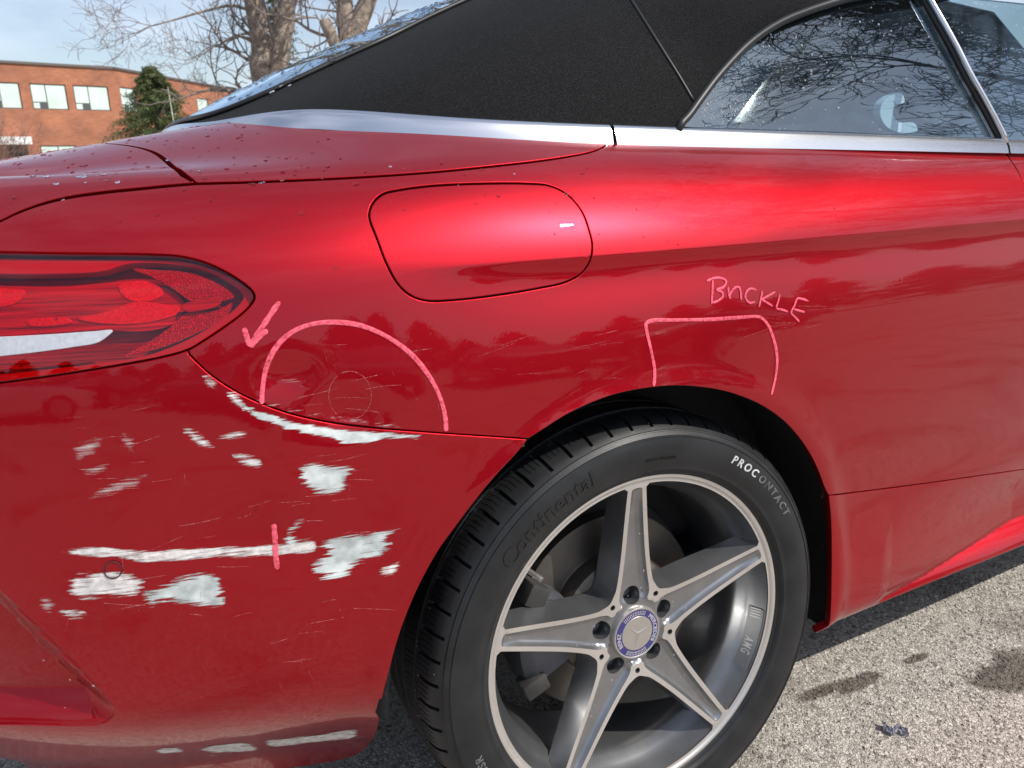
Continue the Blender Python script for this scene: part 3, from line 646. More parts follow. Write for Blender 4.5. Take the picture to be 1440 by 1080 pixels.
# ================================================================ rear wheel (local axes: x forward, y into the car, z up)
wheel = empty('wheel', (0, 0, .326), car); wheel.rotation_euler = (-R(3.5), 0, 0)
PH = R(92.0)
def P3(x, z, d): return (x, d, z)
def sect(h):                                     # half outline of the window next to a spoke, (along, half width) in metres, mirrored about the gap
    return h
_sp = np.array([(.2265, .0150), (.200, .0172), (.160, .0205), (.130, .0232), (.110, .0255), (.095, .0276), (.083, .0297), (.0745, .0318), (.0690, .0345)])
_ch = np.array([(.2255, .0085), (.200, .0105), (.160, .0137), (.130, .0163), (.110, .0186), (.095, .0206), (.080, .0228), (.066, .0250), (.0565, .0252)])
def rot(P, a): c, s = math.cos(a), math.sin(a); return np.stack([P[:, 0]*c-P[:, 1]*s, P[:, 0]*s+P[:, 1]*c], -1)
win0 = []                                        # window between spoke at 0 and spoke at 72 deg
A = _sp.copy(); Bm = rot(_sp*[1, -1], R(72)); 
_arc_pts = [(.2320*math.cos(t), .2320*math.sin(t)) for t in np.linspace(R(72)-R(5.0), R(5.0), 26)]
_mid = np.array([(.0715*math.cos(R(36)), .0715*math.sin(R(36)))])
win0 = np.vstack([smooth_poly(np.vstack([A, _mid, Bm[::-1]]), .004)[:], _arc_pts])
WINS = [rot(win0, PH+R(72)*k) for k in range(5)]
ch0 = smooth_poly(np.vstack([_ch, [(.0495, .0222)]]), .004)
def chan(k):
    a = rot(ch0, PH+R(72)*k); b = rot(ch0*[1, -1], PH+R(72)*k); return a, b
def circ(r, n, cx=0, cy=0): t = np.linspace(0, 2*math.pi, n, endpoint=False); return np.stack([cx+r*np.cos(t), cy+r*np.sin(t)], -1)
LUG = [rot(np.array([[.0565, 0]]), PH+R(72)*k)[0] for k in range(5)]; VH = [rot(np.array([[.0625, 0]]), PH+R(72)*k+R(36))[0] for k in range(5)]
def face_depth(r): return .0045+.019*np.clip((.228-r)/.168, 0, 1.0)**.85
def build_rim():
    outer = circ(.2362, 200)
    holes = WINS+[circ(.0138, 22, *c) for c in LUG]+[circ(.0042, 12, *c) for c in VH]
    loops = [outer]+[h if area2(h) < 0 else h[::-1] for h in holes]
    lines = []
    for k in range(5):
        a, b = chan(k); cap = rot(np.array([(.2275, .0062), (.2285, 0), (.2275, -.0062)]), PH+R(72)*k); lines.append(np.vstack([a[::-1], cap, b]))
    # hub circle between the channel mouths
    hub = []
    for k in range(5):
        a, b = chan(k); a2, b2 = chan((k+1) % 5)
        tip = rot(np.array([[.0535, 0]]), PH+R(72)*k+R(36)); lines.append(np.vstack([a[-1:], rot(np.array([(.0500, -.007), (.0515, 0), (.0500, .007)]), PH+R(72)*k+R(36)), b2[-1:]]))
    ringpts = []
    pts = [p for L in loops for p in L]; edges = []; rng = []; b = 0
    for L in loops:
        m = len(L); edges += [(b+i, b+(i+1) % m) for i in range(m)]; rng.append((b, b+m)); b += m
    poly = []
    for k in range(5):
        Lk = lines[k]; poly += list(Lk[::-1]); poly += list(lines[5+k][1:-1])
    poly = np.array(poly); pol2 = poly if area2(poly) > 0 else poly[::-1]
    for o_ in (.0022, .0044, .0066):
        q = offset(pol2, o_); q = q[(np.hypot(q[:, 0], q[:, 1]) > .052) & in_poly(q, poly) & (seg_dist(q, poly) > o_*.9)]
        for L in [loops[i] for i in range(6, 11)]: q = q[seg_dist(q, L) > .0015]
        pts += list(q); b += len(q); ringpts.append(q)
    for L in lines:
        m = len(L); edges += [(b+i, b+i+1) for i in range(m-1)]; pts += list(L); b += m
    g = np.stack(np.meshgrid(np.arange(-.236, .236, .0042), np.arange(-.236, .236, .0042), indexing='ij'), -1); g[:, ::2, 0] += .0021; g = g.reshape(-1, 2)
    ok = in_poly(g, outer)
    for H in loops[1:]: ok &= ~in_poly(g, H)
    g = g[ok]
    for L in loops: g = g[seg_dist(g, L) > .0024]
    for L in lines: g = g[seg_dist(g, L, False) > .0020]
    rp_ = np.vstack(ringpts); g = g[np.array([((rp_-q)**2).sum(1).min() > .0024**2 for q in g])]; g = g[~(in_poly(g, poly) & (seg_dist(g, poly) < .0078) & (np.hypot(g[:, 0], g[:, 1]) > .052))]
    allp = np.vstack([np.array(pts), g]); r = delaunay_2d_cdt([Vector(p*100) for p in allp], edges, [], 0, 1e-7)
    V2 = np.array([tuple(v) for v in r[0]])/100; Fc = [tuple(f) for f in r[2]]; cen = np.array([V2[list(f)].mean(0) for f in Fc])
    ok = in_poly(cen, outer)
    for H in loops[1:]: ok &= ~in_poly(cen, H)
    imap = {}
    for i, orig in enumerate(r[3]):
        for k in orig: imap[k] = i
    # painted region: channels and hub = union of star polygon enclosed by lines
    star = []
    for k in range(5):
        star += list(lines[k][::-1] if False else lines[k]); star += list(lines[5+k][1:-1]) if False else []
    poly = []
    for k in range(5):
        Lk = lines[k]                             # from hub on +side ... to hub on -side
        poly += list(Lk[::-1]); poly += list(lines[5+k][1:-1])
    poly = np.array(poly)
    def painted(P): return in_poly(P, poly)
    dist = seg_dist(V2, poly); ins = painted(V2) & (dist > 2e-5); rr = np.hypot(V2[:, 0], V2[:, 1])
    dep = face_depth(rr)+np.where(ins, .0085*(1-(1-np.clip(dist/.0068, 0, 1))**2)*(.35+.65*smoothstep(.232, .19, rr)), 0)
    hubd = smoothstep(.062, .045, rr); dep = np.where(ins, dep*(1-hubd)+hubd*.0270, dep)
    V = [P3(x, z, d) for (x, z), d in zip(V2, dep)]; F2 = []; M = []
    pc = painted(cen)
    for f, k, q in zip(Fc, ok, pc):
        if not k: continue
        a, b, c = (np.array(V[i]) for i in f[:3]); nrm = np.cross(b-a, c-a); F2.append(f if nrm[1] < 0 else f[::-1]); M.append(1 if q else 0)
    def skirt(ring, drop, shrink, mi, nseg):
        prev = ring; m = len(ring); c = np.mean([V2[i] for i in ring], 0)
        for s in range(1, nseg+1):
            t = s/nseg; st = len(V)
            for i in ring:
                p = V2[i]; dv = c-p; L = np.linalg.norm(dv); rr_ = np.hypot(*p)
                k = shrink(rr_)*t; q = p+dv/L*k; V.append(P3(q[0], q[1], V[i][1]+drop(rr_)*t))
            for i in range(m):
                F2.append((prev[i], prev[(i+1) % m], st+(i+1) % m, st+i)); M.append(mi)
            prev = list(range(st, st+m))
        return prev
    for (a, b) in rng[1:6]: skirt([imap[i] for i in range(a, b)], lambda r_: .040 if r_ < .228 else .012, lambda r_: .0105 if r_ < .228 else .0, 1, 3)
    for (a, b) in rng[6:11]: skirt([imap[i] for i in range(a, b)], lambda r_: .032, lambda r_: .0008, 1, 1)
    for (a, b) in rng[11:]: e = skirt([imap[i] for i in range(a, b)], lambda r_: .009, lambda r_: .0003, 1, 1); F2.append(tuple(e)); M.append(2)
    # lip and barrel, revolved
    prof = [(.2362, .0045), (.2372, .0022), (.2400, .0008), (.2440, .0008), (.2462, .0022), (.2466, .0060), (.2440, .0090)]
    prof2 = [(.2325, .0050), (.2300, .0150), (.2262, .0260), (.2215, .0400), (.2120, .0520), (.2090, .0700), (.2090, .1700), (.2200, .1900), (.2420, .2050)]
    n = 160
    for pr, mi in ((prof, 0), (prof2, 1)):
        s = len(V)
        for (r_, d_) in pr:
            for i in range(n): t = 2*math.pi*i/n; V.append(P3(r_*math.cos(t), r_*math.sin(t), d_))
        for j in range(len(pr)-1):
            for i in range(n): F2.append((s+j*n+i, s+j*n+(i+1) % n, s+(j+1)*n+(i+1) % n, s+(j+1)*n+i)); M.append(mi)
    me = bpy.data.meshes.new('rim'); me.from_pydata(V, [], F2)
    o = link('rim', me, [MACH, RIMP, BLACK], wheel); me.polygons.foreach_set('material_index', np.array(M)); me.set_sharp_from_angle(angle=R(42))
    return o
MACH = mat('machined_aluminium', (.66, .635, .605), .36, .82, noise=(14, .06), bump=(700, .10, .0004)); RIMP = mat('grey_wheel_paint', (.27, .275, .285), .33, .85, .5, .6, .08, noise=(30, .10), bump=(900, .08, .0003))
rim = build_rim()
# ---- tyre
TYRE = mat('tyre_rubber', (.0135, .0145, .0158), .44, 0, .4, noise=(25, .35), bump=(500, .25, .0006))
def tyre():
    side = [(.2385, .012), (.2405, .004), (.2440, -.0005), (.2475, -.0020), (.2490, -.0050), (.2530, -.0078), (.2570, -.0080), (.2600, -.0095), (.2700, -.0126), (.2800, -.0138), (.2900, -.0130), (.2985, -.0108), (.2990, -.0118), (.3005, -.0114), (.3010, -.0098), (.3060, -.0068), (.3065, -.0074), (.3078, -.0066), (.3082, -.0048), (.3120, -.0010), (.3150, .0028)]
    shoulder = [(.3163, .0048), (.3200, .0110), (.3222, .0170), (.3236, .0230), (.3246, .0300), (.3254, .0380), (.3260, .0440)]
    tread = []
    for (a, b) in ((.0440, .0515), (.0900, .0985), (.1290, .1375), (.1760, .1835)):
        r0 = .3262+.0012*(1-((a-.11)/.08)**2); tread += [(r0, a-.0005), (r0-.0065, a+.0008), (r0-.0065, b-.0008), (r0, b+.0005)]
    inner = [(r_, .2275-d_) for (r_, d_) in (shoulder+[])[::-1]]+[(r_, .2275-d_) for (r_, d_) in side[::-1]]
    prof = side+shoulder+tread+inner; ns = len(side); nsh = len(shoulder)
    NB = 62; fr = [0, .012, .145, .157, .30, .306, .328, .334, .53, .536, .558, .564, .76, .766, .788, .794]; ang = [(b+f)/NB*2*math.pi for b in range(NB) for f in fr]
    gro = np.array([1 if f in (.012, .145) else 0 for f in fr]*NB); sip = np.array([1 if f in (.306, .328, .536, .558, .766, .788) else 0 for f in fr]*NB)
    V = []; n = len(ang)
    for j, (r_, d_) in enumerate(prof):
        lat = (ns-2 < j < ns+nsh-1) or (len(prof)-ns-nsh+1 <= j < len(prof)-ns-1); trd = ns+nsh <= j < ns+nsh+len(tread)
        for i in range(n):
            dr = 0
            if lat: dr = .0072*gro[i]+(.0012*sip[i] if d_ > .012 else 0)
            if trd and r_ > .322: dr = .0010*sip[i]
            rr = r_-dr; sk = (d_-.03)*1.1 if d_ > .012 else 0; t = ang[i]+min(max(sk, 0), .10)*.7
            V.append(P3(rr*math.cos(t), rr*math.sin(t), d_))
    Fc = [(j*n+i, j*n+(i+1) % n, (j+1)*n+(i+1) % n, (j+1)*n+i) for j in range(len(prof)-1) for i in range(n)]
    return mesh('tyre', V, Fc, TYRE, wheel, sharp=32), np.array(side)
tyre_o, SIDE = tyre()
def side_d(r): return np.interp(r, SIDE[:, 0], SIDE[:, 1])
# ---- lettering bent round a circle
def text_geo(s, size, extrude=0., bold=False, spacing=1.):
    cu = bpy.data.curves.new('t', 'FONT'); cu.body = s; cu.size = size; cu.extrude = extrude; cu.resolution_u = 3; cu.align_x = 'CENTER'; cu.space_character = spacing
    if bold: cu.offset = size*.02
    ob = bpy.data.objects.new('t', cu); COL.objects.link(ob); dg = bpy.context.evaluated_depsgraph_get(); dg.update(); me = bpy.data.meshes.new_from_object(ob.evaluated_get(dg))
    bm = bmesh.new(); bm.from_mesh(me); bmesh.ops.triangulate(bm, faces=bm.faces[:])
    for _ in range(3):
        es = [e for e in bm.edges if e.calc_length() > max(size*.16, .0012)]
        if not es: break
        bmesh.ops.subdivide_edges(bm, edges=es, cuts=1); bmesh.ops.triangulate(bm, faces=bm.faces[:])
    bm.to_mesh(me); bm.free()
    V = np.array([tuple(v.co) for v in me.vertices]).reshape(-1, 3); Fc = [tuple(p.vertices) for p in me.polygons]
    bpy.data.objects.remove(ob); bpy.data.curves.remove(cu); bpy.data.meshes.remove(me)
    return V, Fc
def arc_text(name, s, size, r0, ang, m, parent, depth_fn, ex=.0007, bold=False, spacing=1., flip=False, italic=0.):
    V, Fc = text_geo(s, size, ex, bold, spacing); out = []
    for x, y, z in V:
        x += italic*y; rr = r0+(y if not flip else -y); t = ang-(x if not flip else -x)/r0; out.append(P3(rr*math.cos(t), rr*math.sin(t), float(depth_fn(rr))-z-.0001))
    return mesh(name, out, Fc, m, parent, smooth=False)
TLET = mat('tyre_raised_letters', (.010, .010, .011), .38, 0, .5); TWHT = mat('tyre_pale_letters', (.50, .51, .52), .55, noise=(60, .3)); TDIM = mat('tyre_dim_letters', (.10, .10, .105), .5, noise=(80, .6))
arc_text('sidewall_lettering', 'Continental', .0315, .2665, R(124.5), TLET, tyre_o, side_d, .0011, True, 1.03)
arc_text('sidewall_lettering', 'PROC', .0168, .2785, R(54.9), TWHT, tyre_o, side_d, .0007, True, 1.42, False, .25)
arc_text('sidewall_lettering', 'ONTACT', .0168, .2785, R(38.9), TDIM, tyre_o, side_d, .0007, True, 1.42, False, .25)  # dimmer colour paints the letters that fall out of the light
arc_text('sidewall_lettering', 'SAFETY WARNING', .0056, .2690, R(86), TLET, tyre_o, side_d, .0007, False, 1.1)
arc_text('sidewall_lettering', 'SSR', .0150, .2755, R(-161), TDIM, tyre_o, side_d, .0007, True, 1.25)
# ---- centre cap: blue ring with wreath, lettering and a three-pointed star
BLUE = mat('cap_blue_enamel', (.030, .028, .16), .25, .2, .5, .8); SILV = mat('cap_silver', (.55, .53, .50), .35, .85, bump=(500, .1, .0003)); LET = mat('cap_letters', (.62, .62, .66), .35, .7)
def revolve(prof, n=64):
    V = [P3(r_*math.cos(2*math.pi*i/n), r_*math.sin(2*math.pi*i/n), d_) for (r_, d_) in prof for i in range(n)]
    Fc = [(j*n+i, j*n+(i+1) % n, (j+1)*n+(i+1) % n, (j+1)*n+i) for j in range(len(prof)-1) for i in range(n)]
    if prof[-1][0] < 2e-3: Fc.append(tuple((len(prof)-1)*n+i for i in range(n)))
    return V, Fc
cd = .0190
cap = mesh('centre_cap', *revolve([(.0400, .030), (.0395, cd+.002), (.0385, cd+.0006), (.0370, cd+.0006), (.0362, cd+.0012)]), SILV, wheel, sharp=40)
mesh('cap_ring', *revolve([(.0363, cd+.0012), (.0262, cd+.0012)]), BLUE, wheel, sharp=40)
mesh('cap_disc', *revolve([(.0262, cd+.0012), (.0256, cd+.0004), (.0200, cd+.0004), (.0010, cd+.0004)]), SILV, wheel, sharp=40)
cf = lambda r: cd+.0011
arc_text('cap_lettering', 'MERCEDES', .0088, .0283, R(5), LET, wheel, cf, .0003, True, 1.02)
arc_text('cap_lettering', 'BENZ', .0088, .0283, R(188), LET, wheel, cf, .0003, True, 1.05)
leaf = []
for a0, a1 in ((62, 134), (-128, -62)):
    for i in range(14):
        t = R(a0+(a1-a0)*(i+.5)/14)
        for s in (-1, 1):
            c = np.array([.0313*math.cos(t), .0313*math.sin(t)]); d = np.array([-math.sin(t), math.cos(t)]); e = np.array([math.cos(t), math.sin(t)])*s
            q = [c, c+d*.0012+e*.0012, c+d*.0006+e*.0038, c-d*.0008+e*.0018]; b = len(leaf)
            leaf.append(([P3(p[0], p[1], cd+.0008) for p in q], [(0, 1, 2, 3)]))
tag(mesh('cap_wreath', *merge(leaf), LET, wheel, smooth=False), kind='stuff')
sv = [P3(0, 0, cd-.0008)]; sf = []
for k in range(6):
    t = R(60*k+18)+PH-PH; rr = .0215 if k % 2 == 0 else .0034; sv.append(P3(rr*math.cos(t), rr*math.sin(t), cd+.0003))
for k in range(6): sf.append((0, 1+k, 1+(k+1) % 6))
mesh('star_emblem', sv, sf, SILV, wheel, smooth=False)
# ---- bolts, valve, embossed badge
BOLT = mat('bolt_steel', (.16, .16, .165), .38, .8)
for c in LUG:
    V, Fc = revolve([(.0132, .062), (.0130, .054), (.0098, .0532), (.0095, .050), (.0080, .0475), (.0010, .0475)], 6 if False else 12)
    mesh('wheel_bolt', [(v[0]+c[0], v[1], v[2]+c[1]) for v in V], Fc, BOLT, wheel, sharp=40)
VALV = mat('valve_metal', (.45, .42, .38), .35, .9)
_va = R(140.5); mesh('valve_stem', *tube_geo([P3(.218*math.cos(_va), .218*math.sin(_va), .040), P3(.206*math.cos(_va), .206*math.sin(_va), .026), P3(.2035*math.cos(_va), .2035*math.sin(_va), .023), P3(.197*math.cos(_va), .197*math.sin(_va), .0155)], [.0042, .0042, .0048, .0048], 10), VALV, wheel, sharp=40)
brl = lambda r: np.interp(r, [.2215, .2262, .2300, .2325], [.040, .026, .015, .005])
pad = []
for i in range(25):
    t = R(-31+25*i/24)
    for (rr) in (.2232, .2312): pad.append(P3((rr-.0012)*math.cos(t), (rr-.0012)*math.sin(t), float(brl(rr))-.0006))
mesh('rim_badge', pad, [(2*i, 2*i+1, 2*i+3, 2*i+2) for i in range(24)], RIMP, wheel)
def badge_text():
    V, Fc = text_geo('AMG', .0110, .0006, True, 1.35); out = []
    for x, y, z in V:
        t = R(-22)-x/.228*1.0; rr = .2246+y*.62; out.append(P3((rr-.0016)*math.cos(t), (rr-.0016)*math.sin(t), float(brl(rr))-.001-z))
    mesh('rim_lettering', out, Fc, MACH, wheel, smooth=False)
    bars = []
    for k in range(4):
        t0 = R(-10.2+k*1.15); q = []
        for (dt, rr) in ((0, .2246), (.008, .2246), (.016, .2300), (.008, .2300)): t = t0+dt; q.append(P3((rr-.0018)*math.cos(t), (rr-.0018)*math.sin(t), float(brl(rr))-.0016))
        bars.append((q, [(0, 1, 2, 3)]))
    mesh('rim_lettering', *merge(bars), MACH, wheel, smooth=False)
badge_text()
# ---- brake behind the spokes
DISC = mat('brake_disc_iron', (.12, .105, .09), .45, .7, noise=(18, .25), bump=(300, .2, .0006)); CAL = mat('brake_caliper_grey', (.11, .115, .13), .45, .5, noise=(12, .3)); IRON = mat('hub_iron', (.05, .048, .046), .7, .4, noise=(20, .4))
mesh('brake_disc', *revolve([(.150, .120), (.1535, .1185), (.1535, .0975), (.150, .0960), (.102, .0960), (.099, .0945), (.096, .068), (.090, .064), (.040, .064), (.0010, .064)], 96), DISC, wheel, sharp=35)
mesh('dust_shield', *revolve([(.168, .135), (.165, .130), (.05, .130)], 64), IRON, wheel)
def caliper():
    geos = []; n = 16; ring = []
    pr = [(.098, .060), (.150, .056), (.166, .066), (.172, .090), (.166, .128), (.105, .128)]
    V = []; a0, a1 = R(146), R(204)
    for i in range(n+1):
        t = a0+(a1-a0)*i/n; e = min(1, min(i, n-i)/2.0+.55)
        for (r_, d_) in pr: rr = .135+(r_-.135)*e; V.append(P3(rr*math.cos(t), rr*math.sin(t), .092+(d_-.092)*e))
    k = len(pr); Fc = [(i*k+j, i*k+(j+1) % k, (i+1)*k+(j+1) % k, (i+1)*k+j) for i in range(n) for j in range(k)]+[tuple(range(k)), tuple(n*k+j for j in reversed(range(k)))]
    mesh('brake_caliper', V, Fc, CAL, car_brake, sharp=35)
    for (t, r0, r1, d0, d1, w) in ((150, .150, .182, .045, .075, .016), (201, .140, .178, .050, .08, .013), (172, .120, .150, .048, .06, .022)):
        bm = bmesh.new(); bm_box(bm, (r0, d0, -w), (r1, d1, w), .003); bmesh.ops.rotate(bm, verts=bm.verts, cent=(0, 0, 0), matrix=Matrix.Rotation(-R(t), 3, 'Y')); bm_obj('caliper_bracket', bm, IRON if t != 172 else CAL, car_brake, sharp=35)
car_brake = wheel
caliper()
V, Fc = revolve([(.060, .10), (.058, .058), (.050, .052), (.0010, .052)], 40); mesh('hub_carrier', V, Fc, IRON, wheel, sharp=35)
mesh('suspension_arm', *tube_geo([(-.05, .16, -.02), (-.02, .34, -.06), (.02, .55, -.03)], .028, 10), IRON, car).location = (0, 0, .326)
# ================================================================ ground
def ground_mat():
    m = mat('weathered_asphalt', (.2, .19, .17), .9, 0, .3); n, l = nodes_of(m); b = n['Principled BSDF']; tc = n.new('ShaderNodeTexCoord')
    v = n.new('ShaderNodeTexVoronoi'); v.inputs['Scale'].default_value = 170; v2 = n.new('ShaderNodeTexVoronoi'); v2.feature = 'DISTANCE_TO_EDGE'; v2.inputs['Scale'].default_value = 170
    wn = n.new('ShaderNodeTexNoise'); wn.inputs['Scale'].default_value = 60; wn.inputs['Detail'].default_value = 3
    add = n.new('ShaderNodeMixRGB'); add.blend_type = 'ADD'; add.inputs[0].default_value = .012
    l.new(tc.outputs['Object'], wn.inputs['Vector']); l.new(tc.outputs['Object'], add.inputs[1]); l.new(wn.outputs['Color'], add.inputs[2])
    l.new(add.outputs[0], v.inputs['Vector']); l.new(add.outputs[0], v2.inputs['Vector'])
    r = n.new('ShaderNodeValToRGB'); e = r.color_ramp.elements; e[0].color = (.17, .16, .145, 1); e[1].color = (.60, .565, .51, 1); e.new(.12).color = (.33, .31, .275, 1); e.new(.5).color = (.47, .44, .39, 1)
    sep = n.new('ShaderNodeSeparateColor'); l.new(v.outputs['Color'], sep.inputs[0]); l.new(sep.outputs[0], r.inputs[0])
    gap = n.new('ShaderNodeValToRGB'); gap.color_ramp.elements[0].position = .02; gap.color_ramp.elements[1].position = .22; gap.color_ramp.elements[0].color = (.74, .72, .70, 1)
    l.new(v2.outputs['Distance'], gap.inputs[0])
    mx = n.new('ShaderNodeMixRGB'); mx.blend_type = 'MULTIPLY'; mx.inputs[0].default_value = .85; l.new(r.outputs[0], mx.inputs[1]); l.new(gap.outputs[0], mx.inputs[2])
    # broad tone and damp stains with outlines of their own
    bn = n.new('ShaderNodeTexNoise'); bn.inputs['Scale'].default_value = 2.2; bn.inputs['Detail'].default_value = 8; bn.inputs['Roughness'].default_value = .62; l.new(tc.outputs['Object'], bn.inputs['Vector'])
    st = n.new('ShaderNodeValToRGB'); st.color_ramp.elements[0].position = .36; st.color_ramp.elements[1].position = .47; st.color_ramp.elements[0].color = (.42, .40, .38, 1); l.new(bn.outputs[0], st.inputs[0])
    m2 = n.new('ShaderNodeMixRGB'); m2.blend_type = 'MULTIPLY'; m2.inputs[0].default_value = .8; l.new(mx.outputs[0], m2.inputs[1]); l.new(st.outputs[0], m2.inputs[2])
    prev = m2.outputs[0]
    for (x, y, sx, sy) in STAINS:
        mp = n.new('ShaderNodeMapping'); mp.inputs['Location'].default_value = (-x/sx, -y/sy, 0); mp.inputs['Scale'].default_value = (1/sx, 1/sy, 1); l.new(tc.outputs['Object'], mp.inputs[0])
        d = n.new('ShaderNodeVectorMath'); d.operation = 'LENGTH'; l.new(mp.outputs[0], d.inputs[0])
        nn = n.new('ShaderNodeTexNoise'); nn.inputs['Scale'].default_value = 22; nn.inputs['Detail'].default_value = 6; l.new(tc.outputs['Object'], nn.inputs['Vector'])
        ad = n.new('ShaderNodeMath'); ad.operation = 'MULTIPLY_ADD'; ad.inputs[1].default_value = 1.5; l.new(nn.outputs[0], ad.inputs[0]); l.new(d.outputs['Value'], ad.inputs[2])
        rp = n.new('ShaderNodeValToRGB'); rp.color_ramp.elements[0].position = .0; rp.color_ramp.elements[1].position = 1.0
        mr = n.new('ShaderNodeMapRange'); mr.inputs['From Min'].default_value = 1.45; mr.inputs['From Max'].default_value = 1.85; l.new(ad.outputs[0], mr.inputs[0]); l.new(mr.outputs[0], rp.inputs[0])
        rp.color_ramp.elements[0].color = (.34, .32, .30, 1)
        m3 = n.new('ShaderNodeMixRGB'); m3.blend_type = 'MULTIPLY'; m3.inputs[0].default_value = 1; l.new(prev, m3.inputs[1]); l.new(rp.outputs[0], m3.inputs[2]); prev = m3.outputs[0]
    l.new(prev, b.inputs['Base Color'])
    hs = n.new('ShaderNodeMath'); hs.operation = 'MINIMUM'; hs.inputs[1].default_value = .16; l.new(v2.outputs['Distance'], hs.inputs[0])
    bp = n.new('ShaderNodeBump'); bp.inputs['Strength'].default_value = 1; bp.inputs['Distance'].default_value = .007; l.new(hs.outputs[0], bp.inputs['Height'])
    fb = n.new('ShaderNodeTexNoise'); fb.inputs['Scale'].default_value = 700; fb.inputs['Detail'].default_value = 4; l.new(tc.outputs['Object'], fb.inputs['Vector'])
    bp2 = n.new('ShaderNodeBump'); bp2.inputs['Strength'].default_value = .7; bp2.inputs['Distance'].default_value = .0012; l.new(fb.outputs[0], bp2.inputs['Height']); l.new(bp.outputs[0], bp2.inputs['Normal']); l.new(bp2.outputs[0], b.inputs['Normal'])
    return m
STAINS = [(*atz(1425, 945, 0)[:2], .11, .055), (*atz(1205, 962, 0)[:2], .07, .022), (*atz(1150, 975, 0)[:2], .05, .015), (*atz(1290, 925, 0)[:2], .035, .012)]
ASPH = ground_mat()
tag(mesh('ground', [(-700, -700, 0), (700, -700, 0), (700, 700, 0), (-700, 700, 0)], [(0, 1, 2, 3)], ASPH), kind='structure')
# loose and embedded chips where the ground is close
def chips():
    rng = np.random.default_rng(3); V = []; Fc = []
    N = 20000; x = rng.uniform(-.55, 1.7, N*2); y = rng.uniform(-.42, .34, N*2)
    pp = proj(np.stack([x, y, 0*x], -1)); ok = (pp[:, 0] > 480) & (pp[:, 0] < 1480) & (pp[:, 1] > 760) & (pp[:, 1] < 1130); x, y = x[ok][:N], y[ok][:N]
    O = np.array([(1, 0, 0), (0, 1, 0), (-1, 0, 0), (0, -1, 0), (0, 0, 1.), (.5, .5, .7), (-.5, .5, .75), (-.5, -.5, .7), (.5, -.5, .75)])
    tri = [(0, 1, 5), (1, 2, 6), (2, 3, 7), (3, 0, 8), (0, 5, 8), (1, 6, 5), (2, 7, 6), (3, 8, 7), (5, 6, 4), (6, 7, 4), (7, 8, 4), (8, 5, 4)]
    for a, b in zip(x, y):
        s = .0012+.0036*rng.random()**1.8; t = rng.random()*6.28; c, si = math.cos(t), math.sin(t); q = O*(1+.35*(rng.random((9, 3))-.5))*[s, s*rng.uniform(.55, 1), s*rng.uniform(.35, .8)]
        k = len(V); V += [(a+p[0]*c-p[1]*si, b+p[0]*si+p[1]*c, p[2]-.0002-s*.08) for p in q]; Fc += [(i+k, j+k, h+k) for i, j, h in tri]
    return V, Fc
gv = mesh('gravel', *chips(), ASPH, smooth=False); tag(gv, 'pale stone chips bedded in the worn asphalt', 'gravel', kind='stuff')
# crumpled scrap of foil
def litter():
    bm = bmesh.new(); rng = random.Random(5); g = [[None]*9 for _ in range(6)]
    for i in range(9):
        for j in range(6):
            u, v = i/8-.5, j/5-.5; g[j][i] = bm.verts.new((u*.040, v*.018+.004*math.sin(u*9), .004+.006*abs(math.sin(u*7+v*5))+.004*rng.random()-(.004 if abs(v) > .45 else 0)))
    for i in range(8):
        for j in range(5): bm.faces.new((g[j][i], g[j][i+1], g[j+1][i+1], g[j+1][i]))
    bmesh.ops.solidify(bm, geom=bm.faces[:], thickness=.0006)
    o = bm_obj('foil_scrap', bm, mat('crumpled_foil', (.50, .50, .56), .35, .6, noise=(160, .5)), smooth=False); p = atz(1258, 1030, 0); o.location = (p[0], p[1], 0); o.rotation_euler = (0, 0, R(-42)); return o
tag(litter(), 'small crumpled scrap of silvery foil lying on the asphalt', 'litter')

# ================================================================ brick building
def brick_mat():
    m = mat('red_brick', (.36, .135, .075), .9, 0, .2); n, l = nodes_of(m); b = n['Principled BSDF']; tc = n.new('ShaderNodeTexCoord')
    mp = n.new('ShaderNodeMapping'); l.new(tc.outputs['UV'], mp.inputs[0]); br = n.new('ShaderNodeTexBrick'); l.new(mp.outputs[0], br.inputs['Vector']); br.inputs['Scale'].default_value = 1
    br.inputs['Brick Width'].default_value = .23; br.inputs['Row Height'].default_value = .075; br.inputs['Mortar Size'].default_value = .006; br.inputs['Color1'].default_value = (.40, .145, .075, 1); br.inputs['Color2'].default_value = (.30, .105, .060, 1); br.inputs['Mortar'].default_value = (.38, .27, .20, 1)
    nz = n.new('ShaderNodeTexNoise'); nz.inputs['Scale'].default_value = .9; nz.inputs['Detail'].default_value = 8; l.new(mp.outputs[0], nz.inputs['Vector'])
    r = n.new('ShaderNodeValToRGB'); r.color_ramp.elements[0].position = .3; r.color_ramp.elements[1].position = .7; r.color_ramp.elements[0].color = (.72, .72, .74, 1); r.color_ramp.elements[1].color = (1.08, 1.05, 1, 1); l.new(nz.outputs[0], r.inputs[0])
    mx = n.new('ShaderNodeMixRGB'); mx.blend_type = 'MULTIPLY'; mx.inputs[0].default_value = 1; l.new(br.outputs[0], mx.inputs[1]); l.new(r.outputs[0], mx.inputs[2]); l.new(mx.outputs[0], b.inputs['Base Color']); return m
BRICK = brick_mat(); FRAME = mat('dark_window_frame', (.10, .09, .085), .5, .3); BLIND = mat('pale_blind_behind_glass', (.52, .64, .58), .25, 0, .6, .5, noise=(1.2, .10)); DARKG = mat('dark_glass', (.05, .06, .06), .08, 0, .8); COPING = mat('metal_coping', (.13, .11, .10), .5, .4); WHITE = mat('white_paint', (.78, .78, .77), .5)
